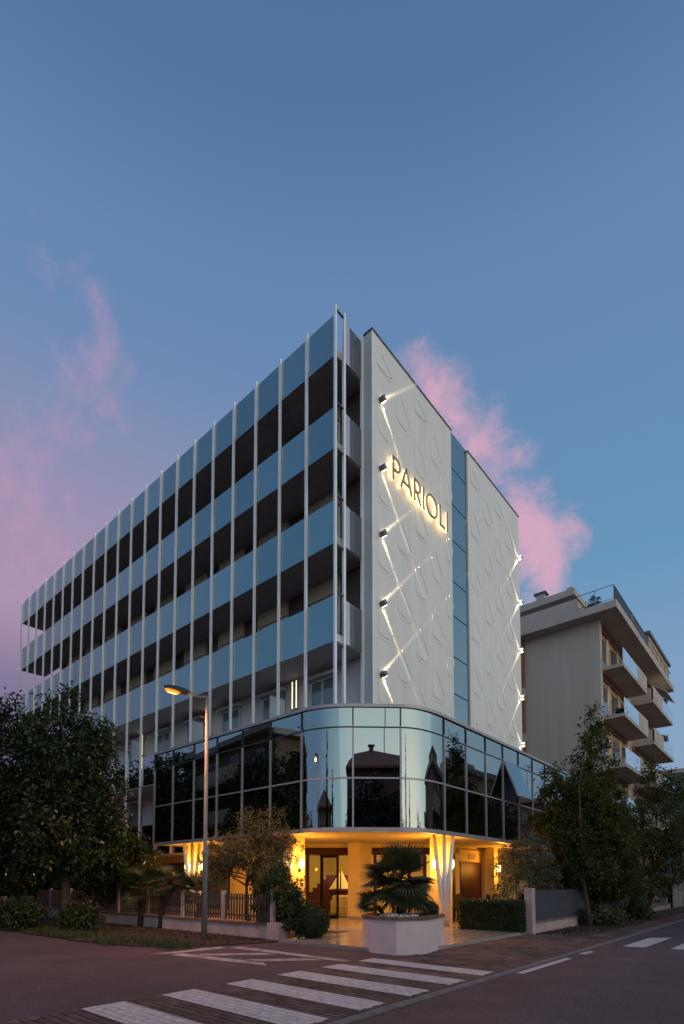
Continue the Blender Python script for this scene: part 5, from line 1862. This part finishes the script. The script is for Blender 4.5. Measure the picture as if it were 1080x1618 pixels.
house('corner_house', 'red hip-roofed house with chimney and aerial mirrored in front panes', (25.2, -21.4, 0), math.radians(49), 10.5, 10.5, 10.5, 2.7, 'house_brown', 3)
house('balcony_block', 'beige balcony block mirrored in the left glass flank', (-24, -22, 0), math.radians(8), 15, 10, 12.2, 1, 'house_brown', 4, hip=False, balc=True)
house('balcony_block', 'brown villa with flat roof mirrored in the right glass flank', (21.5, 20, 0), math.radians(90), 10, 9, 9.5, 1, 'house_brown', 3, hip=False, balc=True)
house('balcony_block', 'tall brown villa mirrored beside the open vent', (22.5, 36, 0), math.radians(90), 11, 9, 11.5, 1, 'house_beige', 3, hip=False, balc=True)
house('corner_house', 'hip-roofed villa mirrored at the far end of right glass flank', (22, 55, 0), math.radians(90), 12, 9, 11, 2.2, 'house_brown', 3)
house('corner_house', 'hip-roofed villa mirrored low in the left curved pane', (3, -34, 0), math.radians(5), 12, 9, 7.5, 2.2, 'house_beige', 2)


def simple_tree(name, label, loc, blobs, n, size, tips, spread, leaf, th, group='trees mirrored in the glass'):
    return tree(name, label, 'tree', group, loc, th, 0.2, blobs, n, size, tips, spread, leaf, k=14)


pine = simple_tree('pine_tree', 'dark umbrella pine mirrored in the left glass panes', (-10.3, -13.2, 0), [(0, 0, 8.2, 2.6, 2.6, 2.3), (1.0, 0, 6.6, 2.2, 2.2, 1.6), (-1, .4, 6.4, 2.2, 2.2, 1.5), (0, 0, 4.6, 2.4, 2.4, 1.4)], 9000, 0.16, 160, 0.3, 'leaf_dark', 3.5)
cyp = simple_tree('cypress_tree', 'slim cypress mirrored in the left curved pane', (4.5, -26, 0), [(0, 0, 2.5, .9, .9, 2), (0, 0, 5.5, .95, .95, 3.0), (0, 0, 9, .75, .75, 3), (0, 0, 11.6, .35, .35, 1.6)], 7000, 0.13, 150, 0.2, 'leaf_dark', 1.5)
for (x, y, s, lab) in ((9.0, -27, 0.8, 'shorter cypress mirrored beside the slim one'), (26.5, -9.5, 1.0, 'cypress mirrored in the right curved pane'), (29, -4.5, 0.75, 'low cypress mirrored in the right curved pane')):
    c = copy_tree(cyp)
    c.location = (x, y, 0)
    c.scale = (1, 1, s)
    c['label'] = lab
dec = simple_tree('garden_tree', 'dark round tree mirrored in the lower glass row, in front of the hip roof', (15.8, -12.6, 0), [(0, 0, 3.6, 2.0, 2.0, 1.6), (0.9, 0.4, 2.6, 1.5, 1.5, 1.4), (-1, -.3, 2.8, 1.5, 1.5, 1.4)], 6500, 0.12, 140, 0.26, 'leaf_dark', 1.5)
for k, (x, y, s) in enumerate(((18.6, -9.0, 1.0), (17.5, 4.5, 1.05), (17.2, 10.5, 1.1), (17.4, 16.5, 1.0), (17.0, 24, 1.15), (17.3, 32, 1.1), (17.2, 42, 1.2), (-5.5, -15.5, 1.0), (-15.5, -14.5, 1.15), (-33, -14.5, 1.2), (0.5, -17.5, .95), (5.5, -20.5, 1.0), (17, -3, .9))):
    c = copy_tree(dec)
    c.location = (x, y, 0)
    c.scale = (s, s, s)
    c.rotation_euler = (0, 0, k * 1.3)
    c['label'] = 'dark round street tree across the road, seen only mirrored in the glass'
for k, (x, y, s) in enumerate(((-27.0, -14.2, 0.9), (-29.5, -14.0, 1.25), (-33.5, -14.6, 1.25), (-39.5, -14.2, 1.3), (-46, -15, 1.3))):
    c = copy_tree(pine)
    c.location = (x, y, 0)
    c.scale = (s, s, s)
    c.rotation_euler = (0, 0, k * 1.1)
    c['label'] = ['tall dark tree mirrored beside the balcony block', 'tall dark tree mirrored in the leftmost glass panes', 'second tall dark tree mirrored in the leftmost glass panes', 'dark tree mirrored in the low railing left of the glass storey', 'farthest dark tree mirrored in the low left railing'][k]
for x, y, s in ((20.6, -16.4, 1.75), (18.2, -18.0, 1.5), (22.6, -13.6, 1.5)):
    c = copy_tree(dec)
    c.location = (x, y, 0)
    c.scale = (s, s, s)
    c['label'] = {20.6: 'big dark tree mirrored in front of the hip-roofed house', 18.2: 'dark tree mirrored left of the hip-roofed house'}.get(x, 'dark tree mirrored right of the hip-roofed house')
dec['label'] = 'dark round street tree across the road, seen only mirrored in the glass'
